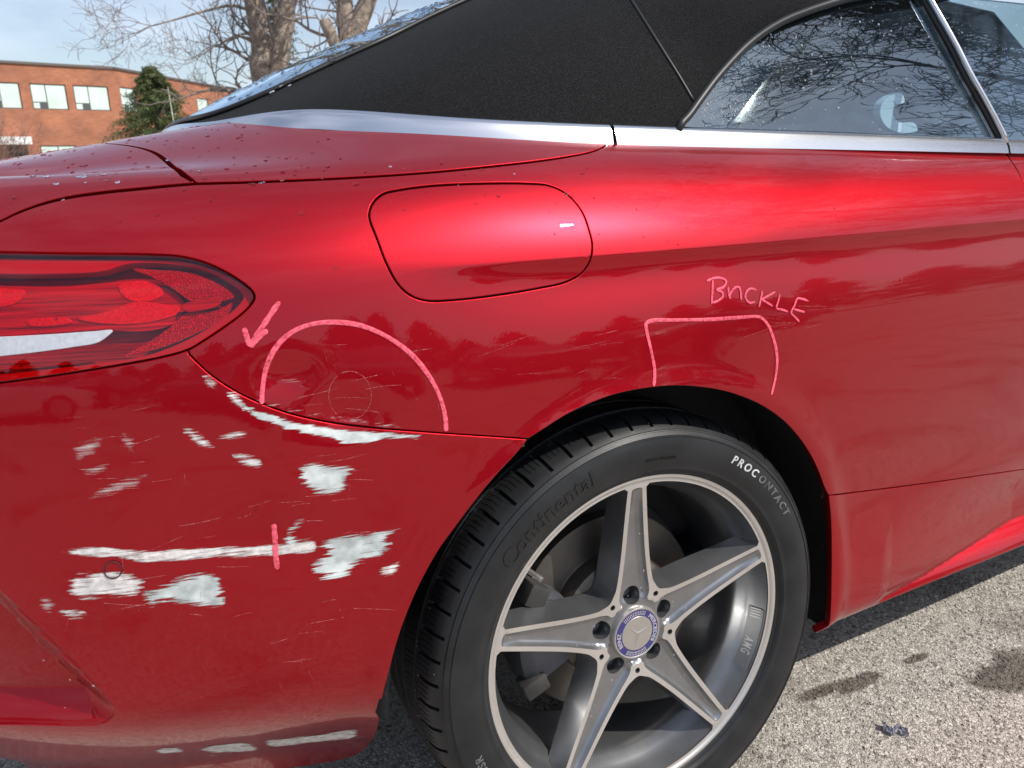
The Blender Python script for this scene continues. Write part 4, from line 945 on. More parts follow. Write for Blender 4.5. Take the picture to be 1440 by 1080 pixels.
bld = empty('brick_building', tuple(atdist(160, 220, 56)*[1, 1, 0])); tag(bld, 'long two-storey red brick office block with pale blinds in wide windows', 'building'); BO = np.array(bld.location)
Kc = atdist(160, 97.5, 56); HZ = Kc[2]; Lp = atz(0, 88.5, HZ); Rp = atz(338, 129, HZ)
def wall_mesh(name, A, Bp, wins, back):
    """vertical wall from A to Bp (plan), z 0..HZ, with rectangular openings wins=(t0,t1,z0,z1)"""
    d = Bp[:2]-A[:2]; L = np.linalg.norm(d); d = d/L; nrm = np.array([d[1], -d[0]])
    if nrm @ (CAM[:2]-A[:2]) < 0: nrm = -nrm
    ts = sorted({0, L, *[w[0] for w in wins], *[w[1] for w in wins]}); zs = sorted({0, HZ, *[w[2] for w in wins], *[w[3] for w in wins]}); V = []; Fc = []; uv = []
    def pt(t, z, o=0.): q = A[:2]+d*t+nrm*o; return (q[0]-BO[0], q[1]-BO[1], z)
    for i in range(len(ts)-1):
        for j in range(len(zs)-1):
            tm, zm = (ts[i]+ts[i+1])/2, (zs[j]+zs[j+1])/2
            if any(w[0] < tm < w[1] and w[2] < zm < w[3] for w in wins): continue
            b = len(V); V += [pt(ts[i], zs[j]), pt(ts[i+1], zs[j]), pt(ts[i+1], zs[j+1]), pt(ts[i], zs[j+1])]; Fc.append((b, b+1, b+2, b+3)); uv += [(ts[i], zs[j]), (ts[i+1], zs[j]), (ts[i+1], zs[j+1]), (ts[i], zs[j+1])]
    for (t0, t1, z0, z1) in wins:                # reveals
        for (a, b2) in (((t0, z0), (t1, z0)), ((t1, z0), (t1, z1)), ((t1, z1), (t0, z1)), ((t0, z1), (t0, z0))):
            b = len(V); V += [pt(*a), pt(*b2), pt(*b2, -.12), pt(*a, -.12)]; Fc.append((b, b+1, b+2, b+3)); uv += [a, b2, b2, a]
    o = mesh(name, V, Fc, BRICK, bld, smooth=False); ul = o.data.uv_layers.new(name='UVMap'); ul.data.foreach_set('uv', np.array([uv[l.vertex_index] for l in o.data.loops]).ravel())
    c = []
    for (t0, z0, o0) in ((-.1, HZ-.02, .10), (L+.1, HZ-.02, .10)): c += [pt(t0, HZ+.01, o0), pt(t0, HZ+.14, o0), pt(t0, HZ+.14, -.35), pt(t0, HZ+.01, -.35)]
    mesh('coping', c, [(0, 1, 5, 4), (1, 2, 6, 5), (2, 3, 7, 6), (3, 0, 4, 7), (0, 3, 2, 1), (4, 5, 6, 7)], COPING, bld, smooth=False)
    return pt
def box_on(name, pt, t0, t1, z0, z1, o0, o1, m, parent):
    V = [pt(t, z, o) for o in (o0, o1) for t, z in ((t0, z0), (t1, z0), (t1, z1), (t0, z1))]
    return mesh(name, V, [(0, 1, 2, 3), (7, 6, 5, 4), (0, 4, 5, 1), (1, 5, 6, 2), (2, 6, 7, 3), (3, 7, 4, 0)], m, parent, smooth=False)
def hit(A, Bp, px, py):
    d = Bp[:2]-A[:2]; L = np.linalg.norm(d); d /= L; r = ray(px, py); M = np.array([[d[0], -r[0]], [d[1], -r[1]]]); t, s = np.linalg.solve(M, CAM[:2]-A[:2]); return t, CAM[2]+r[2]*s
def window(pt, t0, t1, z0, z1, split=.42, transom=True):
    w = box_on('window', pt, t0+.002, t1-.002, z0+.002, z1-.002, -.10, -.07, FRAME, bld); f = .06; ts = t0+(t1-t0)*split
    for (a, b, c, d2) in (((t0+f, ts-f/2, z0+(.30*(z1-z0) if transom else f), z1-f), (ts+f/2, t1-f, z0+f, z1-f)) if split else ((t0+f, t1-f, z0+f, z1-f),)):
        box_on('pane', pt, a, b, c, d2, -.07, -.062, BLIND, w)
    if transom and split:
        tm = (t0+ts)/2
        box_on('pane', pt, t0+f, tm-.02, z0+f, z0+.30*(z1-z0)-f, -.07, -.062, BLIND, w); box_on('pane', pt, tm+.02, ts-f/2, z0+f, z0+.30*(z1-z0)-f, -.07, -.062, DARKG, w)
Lfar = Kc+(Lp-Kc)*2.2; Rfar = Kc+(Rp-Kc)*2.6
def rect(A, Bp, x0, x1, yt, yb):
    a = hit(A, Bp, x0, yt); b = hit(A, Bp, x1, yt); c = hit(A, Bp, (x0+x1)/2, yb); t0, t1 = sorted((a[0], b[0])); return [t0, t1, c[1], (a[1]+b[1])/2]
lw = [rect(Lfar, Kc, *q) for q in [(-24, 26, 115.5, 151), (41, 91.5, 118, 154), (102, 151, 120.5, 156.5)]]
lz0 = np.mean([w[2] for w in lw]); lz1 = np.mean([w[3] for w in lw]); lw = [(w[0], w[1], lz0, lz1) for w in lw]; stp = lw[1][0]-lw[0][0]
lw = [(lw[0][0]-stp*k, lw[0][1]-stp*k, lz0, lz1) for k in (2, 1)]+lw
gt = hit(Lfar, Kc, 76, 204.5)[1]; lg = [(w[0], w[1], gt-1.5, gt) for w in (lw[0], lw[1], lw[3], lw[4])]
dr = rect(Lfar, Kc, 8, 38, 204, 225); dr = (dr[0], dr[1], .02, gt+.05)
ptl = wall_mesh('wall', Lfar, Kc, lw+lg+[dr], None)
for w in lw: window(ptl, *w)
for w in lg: window(ptl, *w, split=.5, transom=False)
box_on('door', ptl, dr[0]+.002, dr[1]-.002, .022, dr[3]-.002, -.10, -.06, DARKG, bld)
cz = hit(Lfar, Kc, 20, 193)[1]; cb = hit(Lfar, Kc, 20, 203.5)[1]; c0 = hit(Lfar, Kc, -14, 198)[0]; c1 = hit(Lfar, Kc, 38, 198)[0]
box_on('entrance_canopy', ptl, c0, c1, cb, cz, .003, 1.1, WHITE, bld)
rw = [rect(Kc, Rfar, *q) for q in [(168.5, 200, 124, 157), (277, 291.5, 138.8, 160)]]
rz0 = lz0; rz1 = np.mean([w[3] for w in rw]); wd = rw[1][1]-rw[1][0]; g = (rw[1][0]-rw[0][0])/2
rws = [(rw[0][0]+g*k, rw[0][0]+g*k+wd*1.05, rz0, rz1) for k in range(8) if rw[0][0]+g*k+wd*1.05 < np.linalg.norm(Rfar[:2]-Kc[:2])-1]
ptr = wall_mesh('wall', Kc, Rfar, rws, None)
for w in rws: window(ptr, *w, split=.45)
bk = [(p[0]-BO[0], p[1]-BO[1], HZ-.3) for p in (Lfar, Kc, Rfar, (Lfar+Rfar)/2+np.array([0, 30, 0]))]; mesh('roof', bk, [(0, 1, 2, 3)], COPING, bld, smooth=False)

# ================================================================ trees
BARK = mat('grey_brown_bark', (.27, .22, .18), .9, 0, .2, noise=(9, .45, 8), bump=(28, .9, .03)); TWIG = mat('bare_twigs', (.21, .175, .155), .85, 0, .2); CUT = mat('sawn_wood', (.38, .29, .20), .85, noise=(20, .25))
def grow(rng, p, d, L, rad, lev, out, droop=.0, spread=.55, maxlev=5, kids=(3, 5)):
    """appends (points, radii, level)"""
    n = 5 if lev < 3 else 4; pts = [p]; dd = d/np.linalg.norm(d)
    for i in range(n):
        dd = dd+rng.normal(0, .13+.03*lev, 3)+np.array([0, 0, .05-droop*lev]); dd /= np.linalg.norm(dd); pts.append(pts[-1]+dd*L/n)
    out.append((np.array(pts), np.linspace(rad, rad*.55, n+1), lev))
    if lev >= maxlev: return
    for k in range(rng.integers(*kids)+(1 if lev >= 2 else 0)):
        t = rng.uniform(.3, 1.0); i = min(int(t*n), n-1); q = pts[i]+(pts[i+1]-pts[i])*(t*n-i); a = rng.normal(0, 1, 3); a -= dd*(a @ dd); a /= np.linalg.norm(a)+1e-9
        nd = dd*(1-spread)+a*spread+np.array([0, 0, .08]); grow(rng, q, nd, L*rng.uniform(.5, .78), rad*(.62-.25*t+.05), lev+1, out, droop, spread, maxlev, kids)
    grow(rng, pts[-1], dd, L*.72, rad*.55, lev+1, out, droop, spread, maxlev, kids)
def bare_tree(name, base, stems, label, seed, maxlev=5, kids=(2, 4), droop=.0, min_r=.004, group=None, twig=None, cuts=(), spread=.55):
    """stems: (list of points relative to base, r0, r1, child length, first level)"""
    rng = np.random.default_rng(seed); root = empty(name, tuple(base)); tr = []; out = []
    for pts, r0, r1, cl in stems:
        P = smooth_poly(np.array(pts, float), .35); rr = np.linspace(r0, r1, len(P))*(1+.06*rng.normal(size=len(P))); tr.append(tube_geo(P, rr, 12))
        if cl:
            m = len(P)
            for k in range(6):
                i = rng.integers(int(m*.25), m-1); a = rng.normal(0, 1, 3); a[2] = abs(a[2])*.5+.1; grow(rng, P[i], a, cl*rng.uniform(.6, 1.0), r1*.35, 2, out, droop, spread, maxlev, kids)
            for k in range(3): grow(rng, P[-1], (P[-1]-P[-3])+rng.normal(0, .25, 3)*np.linalg.norm(P[-1]-P[-3]), cl*1.1, r1*.8, 1, out, droop, spread, maxlev, kids)
    trunk = mesh('trunk', *merge(tr), BARK, root)
    for (c, r_, nrm) in cuts:
        pass
    geos = [tube_geo(P, np.maximum(r_, min_r), 5 if lv < 3 else 3, False) for P, r_, lv in out]
    if geos: mesh('crown', *merge(geos), twig or TWIG, root)
    tag(root, label, 'tree', group); return root
def rel(px, py, hd, base): return tuple(atdist(px, py, hd)-base)
# pollarded tree with twin trunks behind the soft top
b1 = atdist(378, 200, 22)*[1, 1, 0]
bare_tree('bare_tree', b1, [([(0, 0, -.1), (0, 0, 1.5), rel(372, 112, 22, b1), rel(366, 60, 22, b1), rel(356, 0, 22, b1), rel(345, -60, 22, b1), rel(350, -140, 22, b1)], .34, .16, 1.7),
 ([(0, 0, .9), rel(386, 118, 22, b1), rel(392, 70, 22, b1), rel(404, 10, 22, b1), rel(412, -60, 22, b1), rel(400, -150, 22, b1)], .36, .17, 1.7),
 ([(0, 0, 1.6), rel(368, 110, 21.7, b1), rel(364, 92, 21.7, b1), rel(362, 78, 21.7, b1)], .24, .225, 0),
 ([rel(362, 20, 22, b1), rel(330, 8, 22, b1), rel(290, 15, 21.8, b1), rel(245, 28, 21.6, b1), rel(215, 36, 21.6, b1)], .042, .014, .8),
 ([rel(358, 60, 22, b1), rel(335, 50, 21.8, b1), rel(310, 62, 21.7, b1)], .05, .02, .9)], 'twin-trunked bare tree with a sawn-off stub, beside the brick building', 11, 4, (2, 4), .01, .0045)
b2 = atdist(492, 200, 19)*[1, 1, 0]
bare_tree('bare_tree', b2, [([(0, 0, -.1), (0, 0, 1.6), rel(490, 70, 19, b2), rel(486, 30, 19, b2), rel(484, -10, 19, b2), rel(478, -120, 19, b2)], .28, .15, 1.5),
 ([(0, 0, 1.9), rel(497, 55, 19, b2), rel(505, 30, 19, b2), rel(518, 0, 19, b2), rel(540, -70, 19, b2)], .26, .15, 1.4),
 ([(0, 0, 1.7), rel(478, 85, 18.8, b2), rel(468, 55, 18.8, b2), rel(456, 28, 18.8, b2)], .15, .125, 0)], 'bare tree with a forked knotty trunk and a leaning sawn-off limb', 23, 4, (2, 4), .01, .0042)
# low leafless shrub by the entrance
b3 = atdist(2, 200, 44)*[1, 1, 0]; rng_ = np.random.default_rng(5); out = []
for k in range(9): grow(rng_, np.zeros(3), np.array([rng_.normal(0, .35), rng_.normal(0, .35), 1]), 1.6, .02, 2, out, 0, .45, 5, (2, 4))
sh = empty('bare_shrub', tuple(b3)); mesh('branches', *merge([tube_geo(P, np.maximum(r_, .006), 3, False) for P, r_, lv in out]), mat('reddish_twigs', (.22, .13, .10), .9), sh); tag(sh, 'leafless reddish shrub in front of the brick wall near the white entrance canopy', 'shrub')
NEEDLE = mat('pine_needles', (.085, .108, .045), .8, 0, .2, noise=(3.0, .55, 4)); NEED2 = mat('pine_needles_olive', (.055, .065, .028), .8, 0, .2, noise=(3, .5, 4))
def conifer(name, base, H, W, label, seed, m, n=5200, prof=None, group=None, leaf=.10, per=38):
    rng = np.random.default_rng(seed); root = empty(name, tuple(base)); mesh('trunk', *tube_geo([(0, 0, -.1), (.02, 0, H*.5), (0, .02, H*.96)], [W*.05+.03, W*.035+.02, .015], 8), BARK, root)
    V = []; Fc = []; boughs = []
    nb = int(n/per)
    for k in range(nb):
        t = rng.random()**.85; z = H*(.10+.90*t); w = W*.5*(np.interp(t, *prof) if prof else (1-t)**.75); a = rng.random()*6.28; ln = w*rng.uniform(.55, 1.12)+.08; boughs.append((z, a, ln))
    for (z, a, ln) in boughs:
        for j in range(per):
            s = rng.random()**.6; c = np.array([math.cos(a)*ln*s, math.sin(a)*ln*s, z+.10*ln*s-.22*ln*s*s])+rng.normal(0, .055+.05*ln*.3, 3)*[1, 1, .7]
            u = rng.normal(0, 1, 3); u /= np.linalg.norm(u); v = rng.normal(0, 1, 3); v -= u*(u @ v); v /= np.linalg.norm(v); L1 = leaf*rng.uniform(.6, 1.3); b = len(V); V += [c-u*L1*.5-v*L1*.16, c+u*L1*.5, c-u*L1*.5+v*L1*.16]; Fc.append((b, b+1, b+2))
    mesh('crown', V, Fc, m, root, smooth=False); tag(root, label, 'tree', group); return root
def at_ground(px, hd): return atdist(px, 200, hd)*[1, 1, 0]
bc = at_ground(226, 40); hz = atdist(228, 96, 40)[2]
conifer('conifer', bc, hz, 5.0, 'dense dark green conifer with an irregular pointed top against the brick wall', 4, NEEDLE, 42000, ([0, .15, .4, .6, .75, .88, 1], [.95, 1, .90, .66, .44, .26, .05]), leaf=.12, per=105)
bs = at_ground(402, 36); conifer('spruce', bs, atdist(405, -60, 36)[2], 2.6, 'tall thin evergreen showing between the twin bare trunks', 8, NEED2, 9000, ([0, .5, .8, 1], [1, .85, .5, .05]), leaf=.14)
# thin pole in front of the conifer
mesh_p = mesh('slim_pole', *tube_geo([at_ground(253, 30), atdist(247, 190, 30), atdist(236, 122, 30)], [.018, .016, .012], 6), mat('pale_metal', (.45, .40, .33), .5, .5)); tag(mesh_p, 'slim slightly leaning metal pole in front of the dense conifer', 'pole')
# ================================================================ marks, scrapes and drops on the car
PINK = mat('pink_grease_marker', (.86, .12, .18), .55, 0, .3, noise=(900, .15)); PINK2 = mat('thin_pink_marker', (.80, .10, .17), .5, 0, .3, noise=(700, .25))
def alpha_noise(m, scale, lo, hi, sx=1., sz=1., edge=False, wt=.4):
    """breaks a thin coat of paint up with (stretched) noise; edge: attribute 'edge' keeps the middle solid"""
    n, l = nodes_of(m); b = n['Principled BSDF']; tc = n.new('ShaderNodeTexCoord'); mp = n.new('ShaderNodeMapping'); mp.inputs['Scale'].default_value = (sx, 1, sz); l.new(tc.outputs['Object'], mp.inputs[0])
    nz = n.new('ShaderNodeTexNoise'); nz.inputs['Scale'].default_value = scale; nz.inputs['Detail'].default_value = 7; nz.inputs['Roughness'].default_value = .65; l.new(mp.outputs[0], nz.inputs['Vector'])
    src = nz.outputs[0]
    if edge:
        at = n.new('ShaderNodeAttribute'); at.attribute_name = 'edge'; ad = n.new('ShaderNodeMath'); ad.operation = 'MULTIPLY_ADD'; ad.inputs[1].default_value = wt; l.new(at.outputs['Fac'], ad.inputs[0]); l.new(src, ad.inputs[2]); src = ad.outputs[0]
    mr = n.new('ShaderNodeMapRange'); mr.inputs['From Min'].default_value = lo; mr.inputs['From Max'].default_value = hi; l.new(src, mr.inputs[0]); l.new(mr.outputs[0], b.inputs['Alpha'])
alpha_noise(PINK, 240, .18, .60); alpha_noise(PINK2, 600, .30, .52)
def stroke_geo(pix, w, lift=.0010, taper=True, step=3.):
    q = UV(smooth_poly(pix, step)); N = SN(q); P = S(q)+N*lift; k = len(P); t = np.linspace(0, 1, k)
    ww = np.broadcast_to(w, (k,))*np.ones(k)*(1+.10*np.sin(t*23+pix[0][0]))
    if taper: ww = ww*np.clip(np.minimum(t, 1-t)*k/1.6+.45, 0, 1)
    T = np.gradient(P, axis=0); T /= np.linalg.norm(T, axis=1)[:, None]; B = np.cross(T, N); V = []
    for o, h in ((-1, 0), (-.6, .00025), (0, .0003), (.6, .00025), (1, 0)): V += list(P+B*(ww*o)[:, None]+N*h)
    return V, [(j*k+i, j*k+i+1, (j+1)*k+i+1, (j+1)*k+i) for j in range(4) for i in range(k-1)]
def mark(name, strokes, w, m, label=None, parent=None):
    o = mesh(name, *merge([stroke_geo(s, w) for s in strokes]), m, parent or QUARTER)
    if label: o['label'] = label
    return o
ARC = [(368, 568), (369, 548), (373, 522), (381, 500), (394, 481), (412, 466), (438, 456), (472, 453), (508, 458), (545, 474), (578, 498), (604, 530), (619, 560), (626, 588), (627, 606)]
mark('marker_arc', [ARC], .0025, PINK, 'pink marker arc drawn above the bumper seam')
mark('marker_arrow', [[(393, 424), (378, 446), (362, 470), (353, 484)], [(343, 461), (347, 473), (351, 487)], [(352, 488), (363, 475), (376, 464)]], .0026, PINK, 'pink marker arrow pointing at the seam below the lamp')
mark('marker_bracket', [[(919, 543), (920, 520), (915, 493), (909, 466), (908, 455), (915, 451), (950, 450), (1000, 449), (1045, 446), (1068, 446), (1078, 455), (1087, 476), (1092, 502), (1090, 530), (1084, 555)]], .0022, PINK, 'pink marker bracket drawn above the wheel arch')
mark('marker_tick', [[(385, 736), (387, 760), (388, 782), (390, 800)]], .0028, PINK, 'short upright pink marker tick across the scrape', BUMPER)
z3 = lambda pts: [(960+x/3, 340+y/3) for x, y in pts]
LETTERS = [[(125, 162), (124, 200), (122, 235), (120, 262)], [(100, 166), (130, 154), (165, 155), (182, 168), (172, 190), (140, 203)], [(140, 205), (163, 212), (168, 230), (150, 248), (124, 258)],
 [(190, 190), (192, 215), (198, 242)], [(194, 232), (206, 208), (222, 192), (236, 192), (243, 215), (245, 248)], [(310, 204), (285, 198), (266, 214), (264, 240), (280, 258), (303, 254)],
 [(334, 206), (328, 240), (320, 276)], [(388, 212), (360, 228), (328, 246)], [(332, 244), (355, 258), (378, 272)], [(408, 220), (402, 250), (394, 280), (418, 287), (442, 295)],
 [(528, 250), (505, 242), (482, 240), (470, 268), (456, 300), (472, 318), (490, 337)], [(464, 284), (488, 290), (512, 297)]]
mark('marker_lettering', [z3(s) for s in LETTERS], .0015, PINK2, 'handwritten word BUCKLE in thin pink marker')

# bare primer and filler showing where the paint is scraped off
SCR = mat('scraped_grey_primer', (.47, .51, .51), .7, 0, .3, noise=(70, .32, 9)); alpha_noise(SCR, 100, .60, .72, .12, 3.6, True, .36)
SCR2 = mat('pale_scuff', (.64, .62, .61), .75, 0, .3, noise=(110, .28)); alpha_noise(SCR2, 110, .57, .74, .10, 4.0, True, .27)
SCR3 = mat('faint_scuff', (.60, .55, .55), .75, 0, .3, noise=(110, .28)); alpha_noise(SCR3, 120, .58, 1.0, .10, 4.0, True, .24)
LIFT = .00022
def scrape(name, pix, m=SCR, parent=None, soft=.013, lift=.00035):
    global LIFT; xs = [p[0] for p in pix]; ys = [p[1] for p in pix]; soft = soft*(.42 if max(xs)-min(xs) > 200 else 1.0); LIFT += .00002; lift = LIFT
    q = UV(smooth_poly(pix, 4, True)); P = q if area2(q) > 0 else q[::-1]; P = clean(P, .0012)
    V2, Fc, _ = tri_fill([P], (.0035, .0030)); N = SN(V2); V = S(V2)+N*lift; e = np.clip(seg_dist(V2, P)/soft, 0, 1)
    Fo = []
    for f in Fc:
        a, b, c = V[f[0]], V[f[1]], V[f[2]]; Fo.append(f if np.cross(b-a, c-a) @ N[f[0]] > 0 else f[::-1])
    o = mesh(name, V, Fo, m, parent or BUMPER, True, N); at = o.data.attributes.new('edge', 'FLOAT', 'POINT'); at.data.foreach_set('value', e.astype(np.float32)); return o
for pix in [
 [(318, 552), (350, 570), (400, 588), (450, 597), (510, 604), (575, 609), (598, 612), (585, 618), (545, 618), (520, 624), (486, 626), (462, 618), (430, 612), (390, 600), (352, 584), (332, 570)],
 [(420, 655), (445, 648), (472, 652), (500, 654), (496, 668), (488, 690), (460, 700), (432, 692), (420, 674)],
 [(434, 765), (468, 752), (520, 747), (566, 742), (548, 757), (556, 770), (540, 784), (505, 795), (486, 814), (450, 816), (434, 800), (446, 785), (458, 776)],
 [(392, 768), (402, 744), (414, 731), (430, 729), (424, 741), (417, 751), (440, 756), (462, 762), (440, 772), (400, 777)],
 [(192, 828), (218, 824), (240, 813), (290, 801), (308, 808), (317, 830), (315, 851), (270, 854), (230, 849), (212, 856), (198, 842)]]: scrape('primer_scrape', pix)
for pix in [
 [(86, 775), (130, 768), (200, 773), (300, 769), (395, 764), (445, 761), (445, 774), (390, 781), (300, 785), (200, 791), (165, 785), (120, 783)],
 [(98, 812), (130, 802), (175, 803), (205, 818), (196, 835), (150, 842), (108, 842), (94, 832)],
 [(78, 856), (110, 857), (130, 866), (98, 871)], [(254, 596), (278, 606), (294, 619), (316, 634), (288, 633), (262, 616)], [(304, 616), (338, 603), (356, 608), (326, 621)], [(326, 638), (364, 643), (369, 657), (342, 655)],
 [(532, 802), (562, 789), (558, 809), (535, 809)], [(216, 1055), (255, 1050), (262, 1056), (224, 1059)], [(276, 1053), (352, 1044), (364, 1053), (300, 1058)], [(370, 1043), (440, 1033), (504, 1026), (504, 1034), (440, 1044), (378, 1049)],
 [(284, 524), (306, 537), (305, 552), (290, 543)], [(318, 548), (342, 558), (345, 578), (324, 566)]]: scrape('paint_scuff', pix, SCR2, soft=.0085)
for pix in [[(171, 608), (190, 618), (189, 637), (173, 630)], [(144, 684), (212, 664), (194, 682), (124, 703)], [(110, 662), (160, 646), (153, 660), (117, 669)],
 [(100, 630), (150, 612), (140, 632), (112, 648)], [(60, 838), (80, 848), (70, 862), (55, 852)], [(366, 528), (440, 536), (432, 543), (374, 536)]]: scrape('paint_scuff', pix, SCR3, soft=.007)
for pix in [[(352, 556), (400, 570), (460, 582), (540, 594), (580, 600), (560, 603), (480, 592), (410, 580), (362, 566)]]: scrape('paint_scuff', pix, SCR3, QUARTER, .012)
SCRATCH = mat('pale_scratch', (.55, .22, .24), .5); alpha_noise(SCRATCH, 300, .40, .75)
rs = np.random.default_rng(9); cuts = []
for (x0, y0, x1, y1, n) in ((250, 640, 520, 760, 16), (90, 560, 260, 700, 12), (400, 480, 620, 580, 12), (90, 760, 330, 880, 18), (380, 840, 500, 960, 12), (660, 470, 880, 540, 10), (1020, 430, 1140, 480, 14)):
    for k in range(n):
        x, y = rs.uniform(x0, x1), rs.uniform(y0, y1); L = rs.uniform(12, 60); a = rs.normal(-.12, .12) if rs.random() < .8 else rs.normal(1.45, .2); L = L if abs(a) < .8 else L*.45
        cuts.append([(x, y), (x+L*.5*math.cos(a), y+L*.5*math.sin(a)+rs.normal(0, .8)), (x+L*math.cos(a), y+L*math.sin(a))])
tag(mesh('scratches', *merge([stroke_geo(c, rs.uniform(.00012, .00032), .0002, True, 12.) for c in cuts]), SCRATCH, BUMPER), kind='stuff')
# round scuff left by the other car's wheel nut: two faint rings
mark('ring_scratch', [[(460+32+30*math.cos(t), 556+34*math.sin(t)) for t in np.linspace(2.2, 7.6, 18)]], .0003, SCRATCH)
# parking sensor in the bumper skin
SENS = mat('sensor_gap', (.06, .012, .012), .6)
mark('parking_sensor', [[(159+12.6*math.cos(t), 801+11.6*math.sin(t)) for t in np.linspace(0, 6.3, 26)]], .0007, SENS, None, BUMPER)

# ---------------------------------------------------------------- water drops
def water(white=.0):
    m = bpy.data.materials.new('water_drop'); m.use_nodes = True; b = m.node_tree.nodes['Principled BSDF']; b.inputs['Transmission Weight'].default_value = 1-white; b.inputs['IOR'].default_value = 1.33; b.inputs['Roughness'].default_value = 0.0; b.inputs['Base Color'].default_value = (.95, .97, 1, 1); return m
WATERG = water(.40)  # white share in the body paints the sun glints on the glass drops
WATER = water()
def drop_geo(P, N, r, h, ax=None, st=1.):
    N = N/np.linalg.norm(N); A = np.cross(N, [0, 0, 1.]) if ax is None else ax; A = A-N*(A @ N); A /= np.linalg.norm(A)+1e-9; B = np.cross(N, A); V = []; n = 8
    for (q, z) in ((1.0, -.0003), (.93, .35*h), (.68, .75*h), (.34, .95*h)):
        for i in range(n): t = 2*math.pi*i/n; V.append(P+A*(r*q*math.cos(t))+B*(r*st*q*math.sin(t))+N*z)
    V.append(P+N*h); Fc = [(j*n+i, j*n+(i+1) % n, (j+1)*n+(i+1) % n, (j+1)*n+i) for j in range(3) for i in range(n)]+[(3*n+i, 3*n+(i+1) % n, 4*n) for i in range(n)]+[tuple(reversed(range(n)))]
    return V, Fc
rd = np.random.default_rng(21); g1 = []
def scatter_uv(n, u0, u1, v0, v1, r0, r1, keep=None):
    out = []
    for k in range(n):
        q = np.array([rd.uniform(u0, u1), rd.uniform(v0, v1)])
        if keep is not None and not keep(q): continue
        r = r0+(r1-r0)*rd.random()**2.2; out.append(drop_geo(S(q)[0], SN(q)[0], r*rd.uniform(.8, 1.5), r*.42))
    return out
g1 += scatter_uv(230, -.80, -.36, .965, 1.32, .0008, .0030); g1 += scatter_uv(110, -.75, -.05, .93, .985, .0007, .0024); g1 += scatter_uv(120, -.45, .75, .86, .97, .0006, .0016); g1 += scatter_uv(130, -.75, -.1, .40, .86, .0005, .0015, lambda q: math.hypot(q[0], q[1]-.326) > .40)
g1 += scatter_uv(50, .4, .85, .45, .85, .0005, .0013)
tag(mesh('water_drops', *merge(g1), WATER, car), kind='stuff')
g2 = []
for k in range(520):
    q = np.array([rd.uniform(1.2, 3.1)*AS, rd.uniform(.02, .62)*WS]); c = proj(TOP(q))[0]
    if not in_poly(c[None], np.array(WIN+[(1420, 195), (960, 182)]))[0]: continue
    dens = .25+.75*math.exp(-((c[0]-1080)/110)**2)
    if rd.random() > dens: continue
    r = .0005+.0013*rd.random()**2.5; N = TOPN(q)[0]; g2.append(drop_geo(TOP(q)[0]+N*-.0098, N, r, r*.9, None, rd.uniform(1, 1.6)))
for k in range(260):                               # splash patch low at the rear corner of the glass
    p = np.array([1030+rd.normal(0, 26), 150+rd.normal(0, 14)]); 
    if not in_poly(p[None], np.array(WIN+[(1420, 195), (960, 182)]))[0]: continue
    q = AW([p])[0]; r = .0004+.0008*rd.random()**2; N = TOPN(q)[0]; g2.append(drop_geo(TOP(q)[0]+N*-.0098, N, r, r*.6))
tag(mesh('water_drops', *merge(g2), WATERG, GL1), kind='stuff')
g3 = []
for k in range(330):
    q = np.array([rd.uniform(5.75, 7.6)*AS, rd.uniform(.08, .85)*WS]); N = TOPN(q)[0]; r = .0015+.0045*rd.random()**2; g3.append(drop_geo(TOP(q)[0]+N*.004, N, r, r*.45))
tag(mesh('water_drops', *merge(g3), WATER, car), kind='stuff')
# drops and wet grit on the wheel
g4 = []
for k in range(150):
    t = rd.uniform(0, 6.283); r_ = rd.uniform(.06, .236); x, z = r_*math.cos(t), r_*math.sin(t)
    if any(in_poly(np.array([[x, z]]), w)[0] for w in WINS) or r_ < .06: continue
    r = .0005+.0011*rd.random()**2; g4.append(drop_geo(np.array([x, float(face_depth(r_)), z]), np.array([0, -1., 0]), r, r*.7))
for k in range(300):
    t = R(rd.uniform(70, 215)); d_ = rd.uniform(.004, .085); r_ = np.interp(d_, [.004, .017, .03, .044, .11], [.3165, .3224, .3248, .3262, .328]); r = .0004+.0009*rd.random()**2; g4.append(drop_geo(np.array([r_*math.cos(t), d_, r_*math.sin(t)]), np.array([math.cos(t), -.2, math.sin(t)]), r, r*.9))
for k in range(45):
    t = R(rd.uniform(30, 215)); r_ = rd.uniform(.25, .306); r = .0003+.0007*rd.random()**2; g4.append(drop_geo(np.array([r_*math.cos(t), float(side_d(r_)), r_*math.sin(t)]), np.array([0, -1., 0]), r, r*.8))
tag(mesh('water_drops', *merge(g4), WATER, wheel), kind='stuff')
